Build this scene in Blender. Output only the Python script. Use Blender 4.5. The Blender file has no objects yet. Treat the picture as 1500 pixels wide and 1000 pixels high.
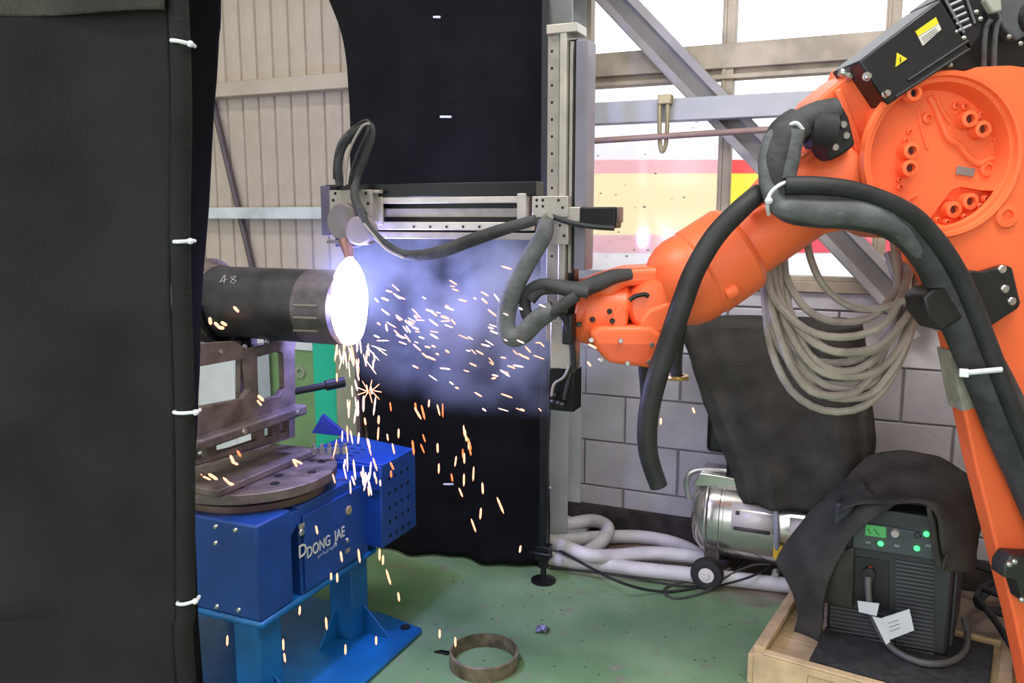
import bpy, bmesh, math, random
from mathutils import Vector as V, Matrix, noise
random.seed(7)
S = bpy.context.scene
COL = S.collection
# ------------------------------------------------------------------ camera
CH, PSI, PIT, FPX = 1.5, math.radians(23.5), math.radians(8.8), 1200.0
C0 = V((0, 0, CH)); FH = V((-math.sin(PSI), math.cos(PSI), 0)); RT = V((math.cos(PSI), math.sin(PSI), 0)); ZZ = V((0, 0, 1))
FW = FH*math.cos(PIT) - ZZ*math.sin(PIT); UP = FH*math.sin(PIT) + ZZ*math.cos(PIT)
cd = bpy.data.cameras.new('camera'); cam = bpy.data.objects.new('camera', cd); COL.objects.link(cam)
cd.sensor_width = 36; cd.lens = FPX/1500*36; cd.clip_start = .05
cam.matrix_world = Matrix.Translation(C0) @ Matrix((RT, UP, -FW)).transposed().to_4x4()
S.camera = cam
# ------------------------------------------------------------------ world, lights, exposure
w = bpy.data.worlds.new('sky'); S.world = w; w.use_nodes = True
bg = w.node_tree.nodes['Background']; bg.inputs[0].default_value = (.93, .96, 1, 1); bg.inputs[1].default_value = 2.9
S.view_settings.view_transform = 'Standard'; S.view_settings.look = 'None'
S.view_settings.exposure = 0; S.view_settings.gamma = 1; S.view_settings.use_curve_mapping = False
def area(name, loc, rot, sx, sy, power, col=(1, .97, .93)):
    l = bpy.data.lights.new(name, 'AREA'); l.shape = 'RECTANGLE'; l.size = sx; l.size_y = sy; l.energy = power; l.color = col
    o = bpy.data.objects.new(name, l); COL.objects.link(o); o.location = loc; o.rotation_euler = rot; return o
area('ceiling_lamp_light', (-1.9, 1.0, 3.9), (0, 0, 0), 1.6, .5, 60)
area('ceiling_lamp_light', (.6, 1.6, 3.9), (0, 0, 0), 1.6, .5, 75)
area('ceiling_lamp_light', (-.5, -1.6, 3.9), (0, 0, 0), 1.6, .5, 60)
ARC = V((-1.405, 2.02, 1.25))
pl = bpy.data.lights.new('arc_light', 'POINT'); pl.energy = 34; pl.color = (.37, .38, 1); pl.shadow_soft_size = .03
po = bpy.data.objects.new('arc_light', pl); COL.objects.link(po); po.location = V((-1.50, 2.17, 1.26))
pl2 = pl.copy(); pl2.energy = 9; po2 = bpy.data.objects.new('arc_light', pl2); COL.objects.link(po2); po2.location = ARC + V((.04, -.045, -.005))
S.cycles.use_denoising = True; S.cycles.max_bounces = 8; S.cycles.volume_bounces = 0; S.cycles.sample_clamp_indirect = 6
S.cycles.transparent_max_bounces = 12
# ------------------------------------------------------------------ rays: turn a spot of the photograph into a point of the room
def ray(px, py): return FW + RT*((px-750)/FPX) + UP*((500-py)/FPX)
def flo(px, py, z=0.): v = ray(px, py); return C0 + v*((z-CH)/v.z)
def py_(px, py, y): v = ray(px, py); return C0 + v*(y/v.y)
def px_(px, py, x): v = ray(px, py); return C0 + v*(x/v.x)
def dep(px, py, k): return C0 + ray(px, py)*k
def pln(px, py, P, N): v = ray(px, py); return C0 + v*((P-C0).dot(N)/v.dot(N))
# ------------------------------------------------------------------ materials
MC = {}
def lin(c): return tuple(((x/255)/12.92 if x/255 <= .04045 else ((x/255+.055)/1.055)**2.4) for x in c)
def mat(name, rgb, rough=.5, metal=0., var=.12, scale=8., bump=0., bscale=60., col2=None, emit=0, spec=.5):
    if name in MC: return MC[name]
    m = bpy.data.materials.new(name); m.use_nodes = True; nt = m.node_tree; b = nt.nodes['Principled BSDF']
    c = lin(rgb); N = nt.nodes.new; L = nt.links.new
    b.inputs['Roughness'].default_value = rough; b.inputs['Metallic'].default_value = metal
    b.inputs['Specular IOR Level'].default_value = spec
    if emit:
        b.inputs['Base Color'].default_value = (*c, 1); b.inputs['Emission Color'].default_value = (*c, 1); b.inputs['Emission Strength'].default_value = emit
        MC[name] = m; return m
    tc = N('ShaderNodeTexCoord')
    nz = N('ShaderNodeTexNoise'); nz.inputs['Scale'].default_value = scale; nz.inputs['Detail'].default_value = 5; L(tc.outputs['Object'], nz.inputs['Vector'])
    rp = N('ShaderNodeValToRGB'); L(nz.outputs['Fac'], rp.inputs['Fac'])
    c2 = lin(col2) if col2 else tuple(x*(1-var*1.6) for x in c)
    c1 = c if col2 else tuple(min(1, x*(1+var)) for x in c)
    rp.color_ramp.elements[0].position = .35; rp.color_ramp.elements[0].color = (*c2, 1)
    rp.color_ramp.elements[1].position = .62; rp.color_ramp.elements[1].color = (*c1, 1)
    L(rp.outputs['Color'], b.inputs['Base Color'])
    if bump:
        n2 = N('ShaderNodeTexNoise'); n2.inputs['Scale'].default_value = bscale; n2.inputs['Detail'].default_value = 4; L(tc.outputs['Object'], n2.inputs['Vector'])
        bp = N('ShaderNodeBump'); bp.inputs['Strength'].default_value = bump; bp.inputs['Distance'].default_value = .01
        L(n2.outputs['Fac'], bp.inputs['Height']); L(bp.outputs['Normal'], b.inputs['Normal'])
    MC[name] = m; return m
ORANGE = mat('orange_paint', (252, 112, 64), .4, 0, .04, 5)
BLUE = mat('blue_paint', (26, 68, 146), .4, 0, .12, 7)
LBLUE = mat('light_blue_paint', (16, 102, 166), .42, 0, .14, 7)
CLOTH = mat('black_welding_cloth', (40, 40, 40), .95, 0, .15, 6, .35, 240, spec=.15)
CLOTHB = mat('black_curtain_cloth', (20, 20, 22), .95, 0, .15, 5, .3, 240, spec=.12)
CLOTHG = mat('charcoal_blanket_cloth', (66, 64, 60), .95, 0, .18, 9, .5, 160, spec=.12)
BLACK = mat('black_plastic', (28, 28, 30), .42, 0, .15, 12)
BLACKM = mat('black_metal', (24, 24, 26), .35, .3, .15, 9)
RUBBER = mat('black_rubber', (36, 36, 38), .6, 0, .2, 15, .15, 90)
SLEEVE = mat('grey_textile_sleeve', (96, 98, 101), .8, 0, .22, 14, .35, 60)
SLEEVED = mat('dark_textile_sleeve', (62, 62, 64), .8, 0, .25, 14, .4, 50)
CABLE = mat('grey_cable_jacket', (158, 148, 138), .6, 0, .14, 12, .1, 60)
ALU = mat('anodised_aluminium', (190, 184, 174), .38, .55, .08, 14)
ALUD = mat('dull_aluminium_plate', (158, 152, 144), .5, .35, .12, 14)
STEEL = mat('bright_steel', (200, 198, 196), .28, .9, .08, 14)
CHROME = mat('polished_tank_steel', (205, 202, 198), .2, .9, .06, 10)
FIXT = mat('bare_grey_steel', (118, 106, 102), .5, .45, .22, 16, .12, 70)
DISC = mat('scorched_turntable_steel', (112, 100, 98), .5, .4, .3, 18, .15, 60)
PIPE = mat('mill_scale_pipe_steel', (62, 60, 66), .45, .35, .25, 12, .1, 50)
PIPEB = mat('machined_pipe_steel', (112, 104, 110), .4, .5, .15, 22)
WHITEP = mat('white_plastic', (222, 222, 224), .45, 0, .04, 9)
TIE = mat('white_cable_tie', (225, 226, 232), .4, 0, .03, 9)
YEL = mat('yellow_sticker', (226, 205, 40), .5, 0, .05, 9)
GREYP = mat('light_grey_steel_paint', (174, 178, 180), .5, 0, .1, 5)
GREYB = mat('grey_channel_paint', (150, 146, 150), .5, 0, .12, 5)
BEIGE = mat('beige_cladding_paint', (188, 174, 158), .6, 0, .07, 4)
FRAME = mat('beige_window_frame', (170, 158, 142), .5, .1, .14, 9)
HOSE = mat('white_ribbed_hose', (205, 202, 204), .55, 0, .08, 12)
WOOD = mat('pale_pine_wood', (206, 178, 138), .7, 0, .18, 9, .15, 40)
WOOD2 = mat('weathered_batten_wood', (176, 152, 120), .75, 0, .25, 9, .2, 40)
DARKH = mat('dark_hole', (8, 8, 12), .8)
GREENC = mat('green_cabinet_paint', (112, 142, 92), .5, 0, .1, 5)
TEAL = mat('teal_cabinet_paint', (30, 178, 138), .5, 0, .06, 5)
OLIVE = mat('olive_board', (140, 142, 112), .6, 0, .1, 8)
CABG = mat('pale_grey_panel', (200, 204, 200), .5, 0, .05, 6)
CHALK = mat('chalk', (190, 188, 186), .9)
RINGM = mat('rusty_ring_steel', (132, 116, 98), .5, .5, .3, 20, .2, 60)
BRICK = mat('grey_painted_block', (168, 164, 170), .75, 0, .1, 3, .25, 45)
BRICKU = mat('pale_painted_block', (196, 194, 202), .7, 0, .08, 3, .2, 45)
MORTAR = mat('grey_mortar', (118, 114, 118), .9, 0, .15, 8)
CURB = mat('tarred_kerb', (52, 46, 46), .9, 0, .4, 14, .5, 40)
GLOW = {k: mat('spark_'+k, c, emit=e) for k, (c, e) in dict(hot=((255, 208, 190), 2.3), warm=((255, 168, 132), 2.0), ember=((255, 120, 66), 1.6)).items()}
ARCM = mat('arc_glare', (250, 244, 255), emit=16)
LED = mat('green_led', (60, 255, 110), emit=3.0)
LCD = mat('green_lcd', (70, 150, 84), emit=.35)
def floor_mat():
    m = bpy.data.materials.new('worn_green_floor_paint'); m.use_nodes = True; nt = m.node_tree; b = nt.nodes['Principled BSDF']; N = nt.nodes.new; L = nt.links.new
    tc = N('ShaderNodeTexCoord')
    def nz(s, d=6): n = N('ShaderNodeTexNoise'); n.inputs['Scale'].default_value = s; n.inputs['Detail'].default_value = d; L(tc.outputs['Object'], n.inputs['Vector']); return n.outputs['Fac']
    def ramp(src, p0, c0, p1, c1):
        r = N('ShaderNodeValToRGB'); L(src, r.inputs['Fac']); e = r.color_ramp.elements
        e[0].position = p0; e[0].color = (*lin(c0), 1); e[1].position = p1; e[1].color = (*lin(c1), 1); return r.outputs['Color']
    def mix(f, a, bb):
        x = N('ShaderNodeMix'); x.data_type = 'RGBA'; L(f, x.inputs['Factor']); L(a, x.inputs['A']); L(bb, x.inputs['B']); return x.outputs['Result']
    base = ramp(nz(2.2), .38, (98, 134, 92), .65, (132, 162, 122))
    dirt = ramp(nz(7), .3, (120, 112, 100), .7, (146, 140, 128))
    spots = ramp(nz(11), .60, (0, 0, 0), .72, (255, 255, 255))
    c = mix(spots, base, dirt)
    sx = N('ShaderNodeSeparateXYZ'); L(tc.outputs['Object'], sx.inputs[0])
    ad = N('ShaderNodeMath'); ad.operation = 'ADD'; L(sx.outputs['Y'], ad.inputs[0])
    ml = N('ShaderNodeMath'); ml.operation = 'MULTIPLY'; ml.inputs[1].default_value = .25; L(nz(5), ml.inputs[0]); L(ml.outputs[0], ad.inputs[1])
    mr = N('ShaderNodeMapRange'); mr.inputs['From Min'].default_value = 3.22; mr.inputs['From Max'].default_value = 3.36; L(ad.outputs[0], mr.inputs['Value'])
    c = mix(mr.outputs[0], c, ramp(nz(9), .3, (104, 88, 76), .7, (150, 134, 122)))
    L(c, b.inputs['Base Color']); b.inputs['Roughness'].default_value = .42
    bp = N('ShaderNodeBump'); bp.inputs['Strength'].default_value = .12; L(nz(30), bp.inputs['Height']); L(bp.outputs['Normal'], b.inputs['Normal'])
    return m
def glass_mat(name, dust):
    m = bpy.data.materials.new(name); m.use_nodes = True; nt = m.node_tree; nt.nodes.remove(nt.nodes['Principled BSDF']); N = nt.nodes.new; L = nt.links.new
    out = nt.nodes['Material Output']; t = N('ShaderNodeBsdfTransparent'); g = N('ShaderNodeBsdfGlossy'); g.inputs['Roughness'].default_value = .09
    tl = N('ShaderNodeBsdfTranslucent'); tl.inputs[0].default_value = (.92, .88, .95, 1)
    fr = N('ShaderNodeFresnel'); fr.inputs[0].default_value = 1.5
    a = N('ShaderNodeMixShader'); b = N('ShaderNodeMixShader'); a.inputs[0].default_value = dust
    L(t.outputs[0], a.inputs[1]); L(tl.outputs[0], a.inputs[2]); L(fr.outputs[0], b.inputs[0]); L(a.outputs[0], b.inputs[1]); L(g.outputs[0], b.inputs[2]); L(b.outputs[0], out.inputs[0])
    return m
GLASSD = glass_mat('dusty_glass', .34); GLASSC = glass_mat('clear_glass', .03)
# ------------------------------------------------------------------ mesh helpers
def frame_of(d):
    d = d.normalized(); a = V((0, 0, 1)) if abs(d.z) < .9 else V((1, 0, 0))
    u = d.cross(a).normalized(); return u, d.cross(u).normalized()
def spline(pts, n=6, closed=False):
    P = [V(p) for p in pts]; out = []; m = len(P)
    for i in range(m if closed else m-1):
        g = (lambda k: P[k % m]) if closed else (lambda k: P[max(0, min(m-1, k))])
        a, b, c, d = g(i-1), g(i), g(i+1), g(i+2)
        for j in range(n):
            t = j/n; out.append(.5*((2*b)+(c-a)*t+(2*a-5*b+4*c-d)*t*t+(3*b-a-3*c+d)*t**3))
    if not closed: out.append(P[-1])
    return out
WL = {}
class MB:
    def __init__(s): s.v = []; s.f = []
    def add(s, vs, fs):
        o = len(s.v); s.v += [V(x) for x in vs]; s.f += [tuple(i+o for i in f) for f in fs]; return s
    def box(s, c, d, M=None):
        h = V(d)/2; vs = []
        for x in (-1, 1):
            for y in (-1, 1):
                for z in (-1, 1):
                    q = V((x*h.x, y*h.y, z*h.z)); vs.append(V(c)+(M @ q if M else q))
        return s.add(vs, [(0, 1, 3, 2), (4, 6, 7, 5), (0, 4, 5, 1), (2, 3, 7, 6), (0, 2, 6, 4), (1, 5, 7, 3)])
    def cyl(s, a, b, r0, r1=None, n=20, cap=True):
        return s.tube([a, b], [r0, r0 if r1 is None else r1], n, cap=cap)
    def tube(s, pts, r, n=10, closed=False, cap=True, ribs=0):
        P = [V(p) for p in pts]; m = len(P); R = r if isinstance(r, (list, tuple)) else [r]*m
        if len(R) != m: R = [R[min(len(R)-1, int(i*(len(R)-1)/(m-1)))]*(1-((i*(len(R)-1)/(m-1)) % 1)) + R[min(len(R)-1, int(i*(len(R)-1)/(m-1))+1)]*((i*(len(R)-1)/(m-1)) % 1) for i in range(m)]
        u = None; vs = []
        for i in range(m):
            d = (P[(i+1) % m]-P[i-1]) if closed else (P[min(m-1, i+1)]-P[max(0, i-1)])
            if d.length < 1e-9: d = V((0, 0, 1))
            d.normalize()
            if u is None: u, _ = frame_of(d)
            else:
                u = u-d*u.dot(d); u = u.normalized() if u.length > 1e-6 else frame_of(d)[0]
            w_ = d.cross(u)
            for k in range(n):
                t = 2*math.pi*k/n; vs.append(P[i]+(u*math.cos(t)+w_*math.sin(t))*R[i])
        fs = []
        for i in range(m if closed else m-1):
            j = (i+1) % m
            for k in range(n): fs.append((i*n+k, i*n+(k+1) % n, j*n+(k+1) % n, j*n+k))
        if not closed and cap: fs += [tuple(range(n))[::-1], tuple((m-1)*n+k for k in range(n))]
        return s.add(vs, fs)
    def lathe(s, o, ax, prof, n=32, a0=0, a1=2*math.pi):
        o = V(o); ax = V(ax).normalized(); u, w_ = frame_of(ax); full = abs(a1-a0-2*math.pi) < 1e-6; m = len(prof); vs = []; st = n if full else n+1
        for k in range(st):
            t = a0+(a1-a0)*k/n
            for r, h in prof: vs.append(o+ax*h+(u*math.cos(t)+w_*math.sin(t))*max(r, 1e-5))
        return s.add(vs, [(k*m+j, ((k+1) % st)*m+j, ((k+1) % st)*m+j+1, k*m+j+1) for k in range(n) for j in range(m-1)])
    def prism(s, A, off):
        A = [V(a) for a in A]; n = len(A); B = [a+off[i] if isinstance(off, list) else a+off for i, a in enumerate(A)]
        return s.add(A+B, [tuple(range(n)), tuple(range(2*n-1, n-1, -1))]+[(i, i+n, (i+1) % n+n, (i+1) % n) for i in range(n)])
    def ball(s, c, r, n=14, sc=(1, 1, 1)):
        m = n//2; vs = []; fs = []
        for i in range(m+1):
            for k in range(n):
                a = math.pi*i/m; t = 2*math.pi*k/n
                q = V((math.sin(a)*math.cos(t)*sc[0], math.sin(a)*math.sin(t)*sc[1], math.cos(a)*sc[2]))*r; vs.append(V(c)+q)
        for i in range(m):
            for k in range(n): fs.append((i*n+k, (i+1)*n+k, (i+1)*n+(k+1) % n, i*n+(k+1) % n))
        return s.add(vs, fs)
    def grid(s, rows):
        m = len(rows[0]); o = len(s.v); s.v += [V(p) for r in rows for p in r]
        s.f += [(o+i*m+j, o+i*m+j+1, o+(i+1)*m+j+1, o+(i+1)*m+j) for i in range(len(rows)-1) for j in range(m-1)]; return s
    def build(s, name, m, parent=None, bevel=0, seg=2, smooth=35, solid=0, base=None, keep=True, sub=0):
        me = bpy.data.meshes.new(name)
        if parent is not None: off = WL[parent.name]
        elif base is not None: off = V(base)
        else:
            xs = [[q[i] for q in s.v] for i in range(3)]; off = V(((min(xs[0])+max(xs[0]))/2, (min(xs[1])+max(xs[1]))/2, min(xs[2])))
        me.from_pydata([q-off for q in s.v], [], s.f)
        bm = bmesh.new(); bm.from_mesh(me); bmesh.ops.remove_doubles(bm, verts=bm.verts, dist=1e-6); bmesh.ops.recalc_face_normals(bm, faces=bm.faces); bm.to_mesh(me); bm.free()
        me.materials.append(m)
        if smooth:
            for p in me.polygons: p.use_smooth = True
            me.set_sharp_from_angle(angle=math.radians(smooth))
        o = bpy.data.objects.new(name, me); COL.objects.link(o)
        if parent is not None: o.parent = parent; WL[o.name] = off
        else: o.location = off; WL[o.name] = off
        if solid: md = o.modifiers.new('solid', 'SOLIDIFY'); md.thickness = solid; md.offset = 0
        if sub: md = o.modifiers.new('sub', 'SUBSURF'); md.levels = sub; md.render_levels = sub
        if bevel: md = o.modifiers.new('bevel', 'BEVEL'); md.width = bevel; md.segments = seg; md.limit_method = 'ANGLE'; md.angle_limit = math.radians(40)
        return o
def tag(o, label=None, cat=None, group=None, kind=None):
    if label: o['label'] = label
    if cat: o['category'] = cat
    if group: o['group'] = group
    if kind: o['kind'] = kind
    return o
def thing(name, loc, label, cat, group=None):
    o = bpy.data.objects.new(name, None); COL.objects.link(o); o.location = loc; o.empty_display_size = .05; WL[o.name] = V(loc); return tag(o, label, cat, group)
def boolcut(o, cutters):
    for c in cutters:
        md = o.modifiers.new('cut', 'BOOLEAN'); md.operation = 'DIFFERENCE'; md.object = c; md.solver = 'EXACT'
    bpy.context.view_layer.update()
    dg = bpy.context.evaluated_depsgraph_get(); me = bpy.data.meshes.new_from_object(o.evaluated_get(dg)); o.modifiers.clear(); o.data = me
    for p in me.polygons: p.use_smooth = True
    me.set_sharp_from_angle(angle=math.radians(35))
    for c in cutters: bpy.data.objects.remove(c)
    return o
def rot(z): return Matrix.Rotation(z, 3, 'Z')
def slab(mb, x0, y0, x1, y1, Y, t, front=True):
    """box whose front face is on the plane y = Y over the given span of the photograph, t deep"""
    a = py_(x0, (y0+y1)/2, Y); b = py_(x1, (y0+y1)/2, Y); c = py_((x0+x1)/2, y0, Y); d = py_((x0+x1)/2, y1, Y)
    return mb.box(((a.x+b.x)/2, Y+t/2, (c.z+d.z)/2), (b.x-a.x, t, c.z-d.z))
def sheet(name, ctrl, m, nu=8, nv=8, amp=.004, fs=9., solid=.003, parent=None, base=None, fold=None):
    rows = [spline(r, nu) for r in ctrl]; cols = list(zip(*rows)); cols = [spline(c, nv) for c in cols]; g = [list(r) for r in zip(*cols)]
    for i, r in enumerate(g):
        for j in range(len(r)):
            p = r[j]; d = V((noise.noise(p*fs), noise.noise(p*fs+V((7, 3, 1))), noise.noise(p*fs+V((1, 9, 4)))*.5))*amp
            d += V((noise.noise(p*fs*3), noise.noise(p*fs*3+V((7, 3, 1))), 0))*amp*.35
            r[j] = p+d
            if fold: r[j] = r[j]+fold(i/(len(g)-1), j/(len(r)-1))
    return MB().grid(g).build(name, m, parent, smooth=60, solid=solid, base=base)
YW = 3.613
# ------------------------------------------------------------------ the room
fm = MB().box((-.5, .0, -.05), (9, 8.4, .1)).build('floor', floor_mat(), smooth=0, base=(0, 0, 0)); tag(fm, 'green painted workshop floor worn to bare concrete along the wall', kind='structure')
wb = MB().box((1.2, YW+.11, .6), (5.3, .2, 1.2)).build('wall_back', MORTAR, smooth=0, base=(0, YW, 0)); tag(wb, 'workshop back wall with grey painted blocks below windows and beige cladding', kind='structure')
BL, BHt = .45, .222
bmesh_cache = {}
def brick(x0, x1, z0, z1, mt):
    key = (round(x1-x0, 3), round(z1-z0, 3), mt.name)
    if key not in bmesh_cache:
        w_, h_ = x1-x0-.007, z1-z0-.007; e = .004
        o = MB(); vs = [(0, 0, 0), (w_, 0, 0), (w_, 0, h_), (0, 0, h_), (e, -.007, e), (w_-e, -.007, e), (w_-e, -.007, h_-e), (e, -.007, h_-e)]
        o.add(vs, [(4, 5, 6, 7), (0, 1, 5, 4), (1, 2, 6, 5), (2, 3, 7, 6), (3, 0, 4, 7)])
        b = o.build('brick', mt, smooth=0, base=(0, 0, 0)); bmesh_cache[key] = b.data; COL.objects.unlink(b); bpy.data.objects.remove(b)
    b = bpy.data.objects.new('brick', bmesh_cache[key]); COL.objects.link(b); b.parent = wb
    b.location = V((x0+.0035, YW+.008, z0+.0035))-WL[wb.name]
for r in range(6):
    z0 = .0 if r == 0 else .222*r-.003; z1 = min(.222*(r+1)-.003, 1.185)
    if z1-z0 < .03: continue
    x = -1.42 - (BL/2 if r % 2 else .03)
    while x < 2.2:
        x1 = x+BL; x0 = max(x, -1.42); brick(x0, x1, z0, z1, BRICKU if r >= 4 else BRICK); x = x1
# tarred kerb at the foot of the wall
MB().box((.1, YW-.012, .065), (3.0, .03, .13)).build('kerb', CURB, wb, bevel=.006)
# beige cladding, one panel for each rib
cl = None; pw = .107
for i in range(31):
    x = -1.45-pw*(i+1)
    if cl is None:
        o = MB(); pr = [(0, .022), (.005, .022), (.013, 0), (.055, .002), (.096, .009), (.101, .022), (pw, .022)]
        vs = [(a, b, z) for z in (0, 4.0) for a, b in pr]; n = len(pr); o.add(vs, [(j, j+1, n+j+1, n+j) for j in range(n-1)])
        b = o.build('cladding_panel', BEIGE, smooth=0, base=(0, 0, 0), solid=.002); cl = b
    else: b = cl.copy(); COL.objects.link(b)
    b.parent = wb; b.location = V((x, YW+.0, 0))-WL[wb.name]
wr = MB().box((-3.3, YW+.09, 2.0), (3.7, .1, 4.0)).build('wall_backing', BEIGE, wb, smooth=0)
# upper wall above the windows, side walls, ceiling
MB().box((1.2, YW+.11, 3.6), (5.3, .2, .9)).build('upper_wall', BEIGE, wb, smooth=0)
tag(MB().box((-5.05, 0, 2), (.1, 8.4, 4)).build('wall_left', BEIGE, smooth=0), kind='structure')
tag(MB().box((3.95, 0, 2), (.1, 8.4, 4)).build('wall_right', BEIGE, smooth=0), kind='structure')
tag(MB().box((-.5, 0, 4.05), (9.1, 8.4, .1)).build('ceiling', mat('ceiling_sheet', (190, 190, 188), .7), smooth=0), kind='structure')
# column
cm = MB(); xa, xb = -1.40, -1.205
cm.box(((xa+xb)/2, YW-.20, 2), (xb-xa, .014, 4)).box(((xa+xb)/2, YW-.11, 2), (.012, .17, 4)).box(((xa+xb)/2, YW-.012, 2), (xb-xa, .014, 4))
cm.box(((xa+xb)/2, YW-.11, .012), (.3, .2, .024))
tag(cm.build('column', GREYP, bevel=.003), 'light grey steel H column standing against the wall left of the window', 'column', kind='structure')
# girts and braces on the wall
tag(MB().box((-2.9, YW-.045, 2.158), (3.0, .09, .075)).build('trim_1', BEIGE, bevel=.004), kind='structure')
tag(MB().box((-2.9, YW-.045, 1.508), (3.0, .09, .062)).build('trim_2', mat('blue_grey_girt', (196, 204, 204), .5), bevel=.004), kind='structure')
a, b = py_(312, 150, YW-.03), py_(372, 400, YW-.03)
tag(MB().tube([a+(a-b)*.3, a, b, b+(b-a)*.5], .017, 8).build('trim_3', mat('dark_brace_paint', (86, 76, 80), .5)), kind='structure')
MBp = MB(); slab(MBp, 846, 138, 1330, 172, YW-.16, .07); tag(MBp.build('trim_4', mat('grey_purlin_paint', (176, 178, 184), .5, 0, .08, 4), bevel=.004), kind='structure')
a, b = py_(845, 208, YW-.2), py_(1135, 189, YW-.2); tag(MB().cyl(a, b+(b-a)*.6, .0125, n=12).build('trim_5', mat('brown_conduit', (150, 124, 118), .5)), kind='structure')
# diagonal channel brace in front of the window
def diag():
    mb = MB(); a, b = py_(858, -48, YW-.075), py_(1318, 440, YW-.075); d = (b-a).normalized(); n_ = V((0, 1, 0)); s_ = d.cross(n_).normalized()
    M = Matrix((d, n_, s_)).transposed(); L_ = (b-a).length+.3; c = (a+b)/2
    mb.box(c+n_*.03, (L_, .008, .125), M)
    for e in (-1, 1): mb.box(c+s_*e*.0585, (L_, .06, .010), M)
    mb.box(c+s_*.045-n_*.027, (L_, .008, .03), M); mb.box(c-s_*.045-n_*.027, (L_, .008, .03), M)
    return mb.build('trim_6', GREYB, bevel=.002)
tag(diag(), kind='structure')
# window
wz0, wz1, wz2 = 1.185, 2.10, 3.15
win = MB(); win.box((1.2, YW+.05, wz0+.02), (4.9, .14, .045)).box((1.2, YW+.03, wz0+.052), (4.9, .06, .02))
wn = win.build('window_1', FRAME, bevel=.003); tag(wn, kind='structure')
f = MB(); slab(f, 846, 90, 1330, 124, YW-.02, .06); b = f; b.box((1.2, YW+.02, 2.152), (4.9, .055, .09)).box((1.2, YW+.0, 2.068), (4.9, .05, .022)).box((1.2, YW+.03, 2.095), (4.9, .03, .03))
MB().box((1.2, YW+.015, 2.150), (4.9, .07, .10)).box((1.2, YW+.035, 2.085), (4.9, .04, .05)).box((1.2, YW+.012, 2.066), (4.9, .07, .02)).build('window_rail', FRAME, wn, bevel=.003)
for x in (-1.215, -.59, .03, 1.2, 2.3):
    MB().box((x, YW+.02, 1.66), (.05, .06, .95)).box((x-.012, YW-.006, 1.66), (.012, .02, .95)).build('mullion', FRAME, wn, bevel=.002)
    MB().box((x, YW+.02, 2.68), (.055, .06, .98)).box((x-.014, YW-.006, 2.68), (.012, .02, .98)).build('mullion', FRAME, wn, bevel=.002)
def pane(x0, x1, z0, z1, m, tilt=(0, 0)):
    c = V(((x0+x1)/2, YW+.055, (z0+z1)/2)); M = Matrix.Rotation(tilt[0], 3, 'Z') @ Matrix.Rotation(tilt[1], 3, 'X')
    MB().box(c, (x1-x0, .004, z1-z0), M).build('pane', m, wn, smooth=0)
pane(-1.2, -.61, 1.24, 2.07, GLASSD, (math.radians(-2.6), math.radians(1.6)))
for x0, x1 in ((-.57, .01), (.05, 1.18), (1.22, 2.28)): pane(x0, x1, 1.24, 2.07, GLASSC)
for x0, x1 in ((-1.2, -.61), (-.57, .01), (.05, 1.18), (1.22, 2.28)): pane(x0, x1, 2.2, 3.14, GLASSC)
# specks of spatter on the dusty pane
sp = MB()
for px, py in [(876, 228), (945, 226), (960, 254), (916, 271), (880, 283), (902, 285), (984, 291), (1002, 289), (936, 337), (906, 340), (894, 353), (865, 359), (929, 366), (949, 366), (957, 352), (975, 361), (980, 356), (918, 375), (1021, 179), (1015, 187), (1060, 269), (930, 304), (944, 303), (1032, 322), (890, 375)]:
    q = py_(px, py, YW+.05); sp.ball(q, random.uniform(.003, .0065), 6, (1.3, .3, .8))
o = sp.build('glass_spatter', mat('grey_spatter', (150, 148, 150)), wn); tag(o, 'grey specks of spatter on the dusty pane', kind='stuff')
# ------------------------------------------------------------------ outside: trailer with painted stripes
tc_ = C0+FH*7.6+RT*2.4; tc_.z = 0; M = Matrix((RT, FH, ZZ)).transposed()
def zat(py, d=7.6): v = ray(1000, py); return (C0+v*(d/v.dot(FH))).z
tr = thing('trailer', (tc_.x, tc_.y, 0), 'white box trailer with red and yellow side stripes parked outside the window', 'trailer')
zt = zat(172)
TW = mat('trailer_white', (236, 240, 250), .5, 0, .02); TR_ = mat('trailer_red', (232, 40, 44), .5, 0, .02); TY = mat('trailer_yellow', (255, 228, 10), .5, 0, .02)
MB().box(tc_+FH*1.2+ZZ*((zt+.9)/2), (9, 2.4, zt-.9), M).build('body', TW, tr, bevel=.02)
for nm, y0, y1, m_ in (('red_stripe', 234, 254, TR_), ('yellow_stripe', 254, 344, TY), ('red_stripe', 344, 370, mat('trailer_crimson', (222, 44, 70), .5, 0, .02))):
    za, zb = zat(y0, 7.59), zat(y1, 7.59); MB().box(tc_-FH*.004+ZZ*((za+zb)/2), (8.9, .006, za-zb), M).build(nm, m_, tr)
for e in (-3, -2, 2.6, 3.6): MB().lathe(tc_+RT*e+FH*.15+ZZ*.5, FH, [(.1, 0), (.25, 0), (.27, .05), (.48, .04), (.5, .08), (.5, .26), (.1, .28)], 24).build('wheel', RUBBER, tr)
MB().box(tc_+FH*1.2+ZZ*.8, (8.6, 1.6, .2), M).build('chassis', BLACKM, tr)
MB().box((1, YW+8, -.12), (60, 15.6, .1)).build('yard_ground', mat('concrete_yard', (165, 163, 158), .8), smooth=0); tag(bpy.data.objects['yard_ground'], kind='structure')
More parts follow.
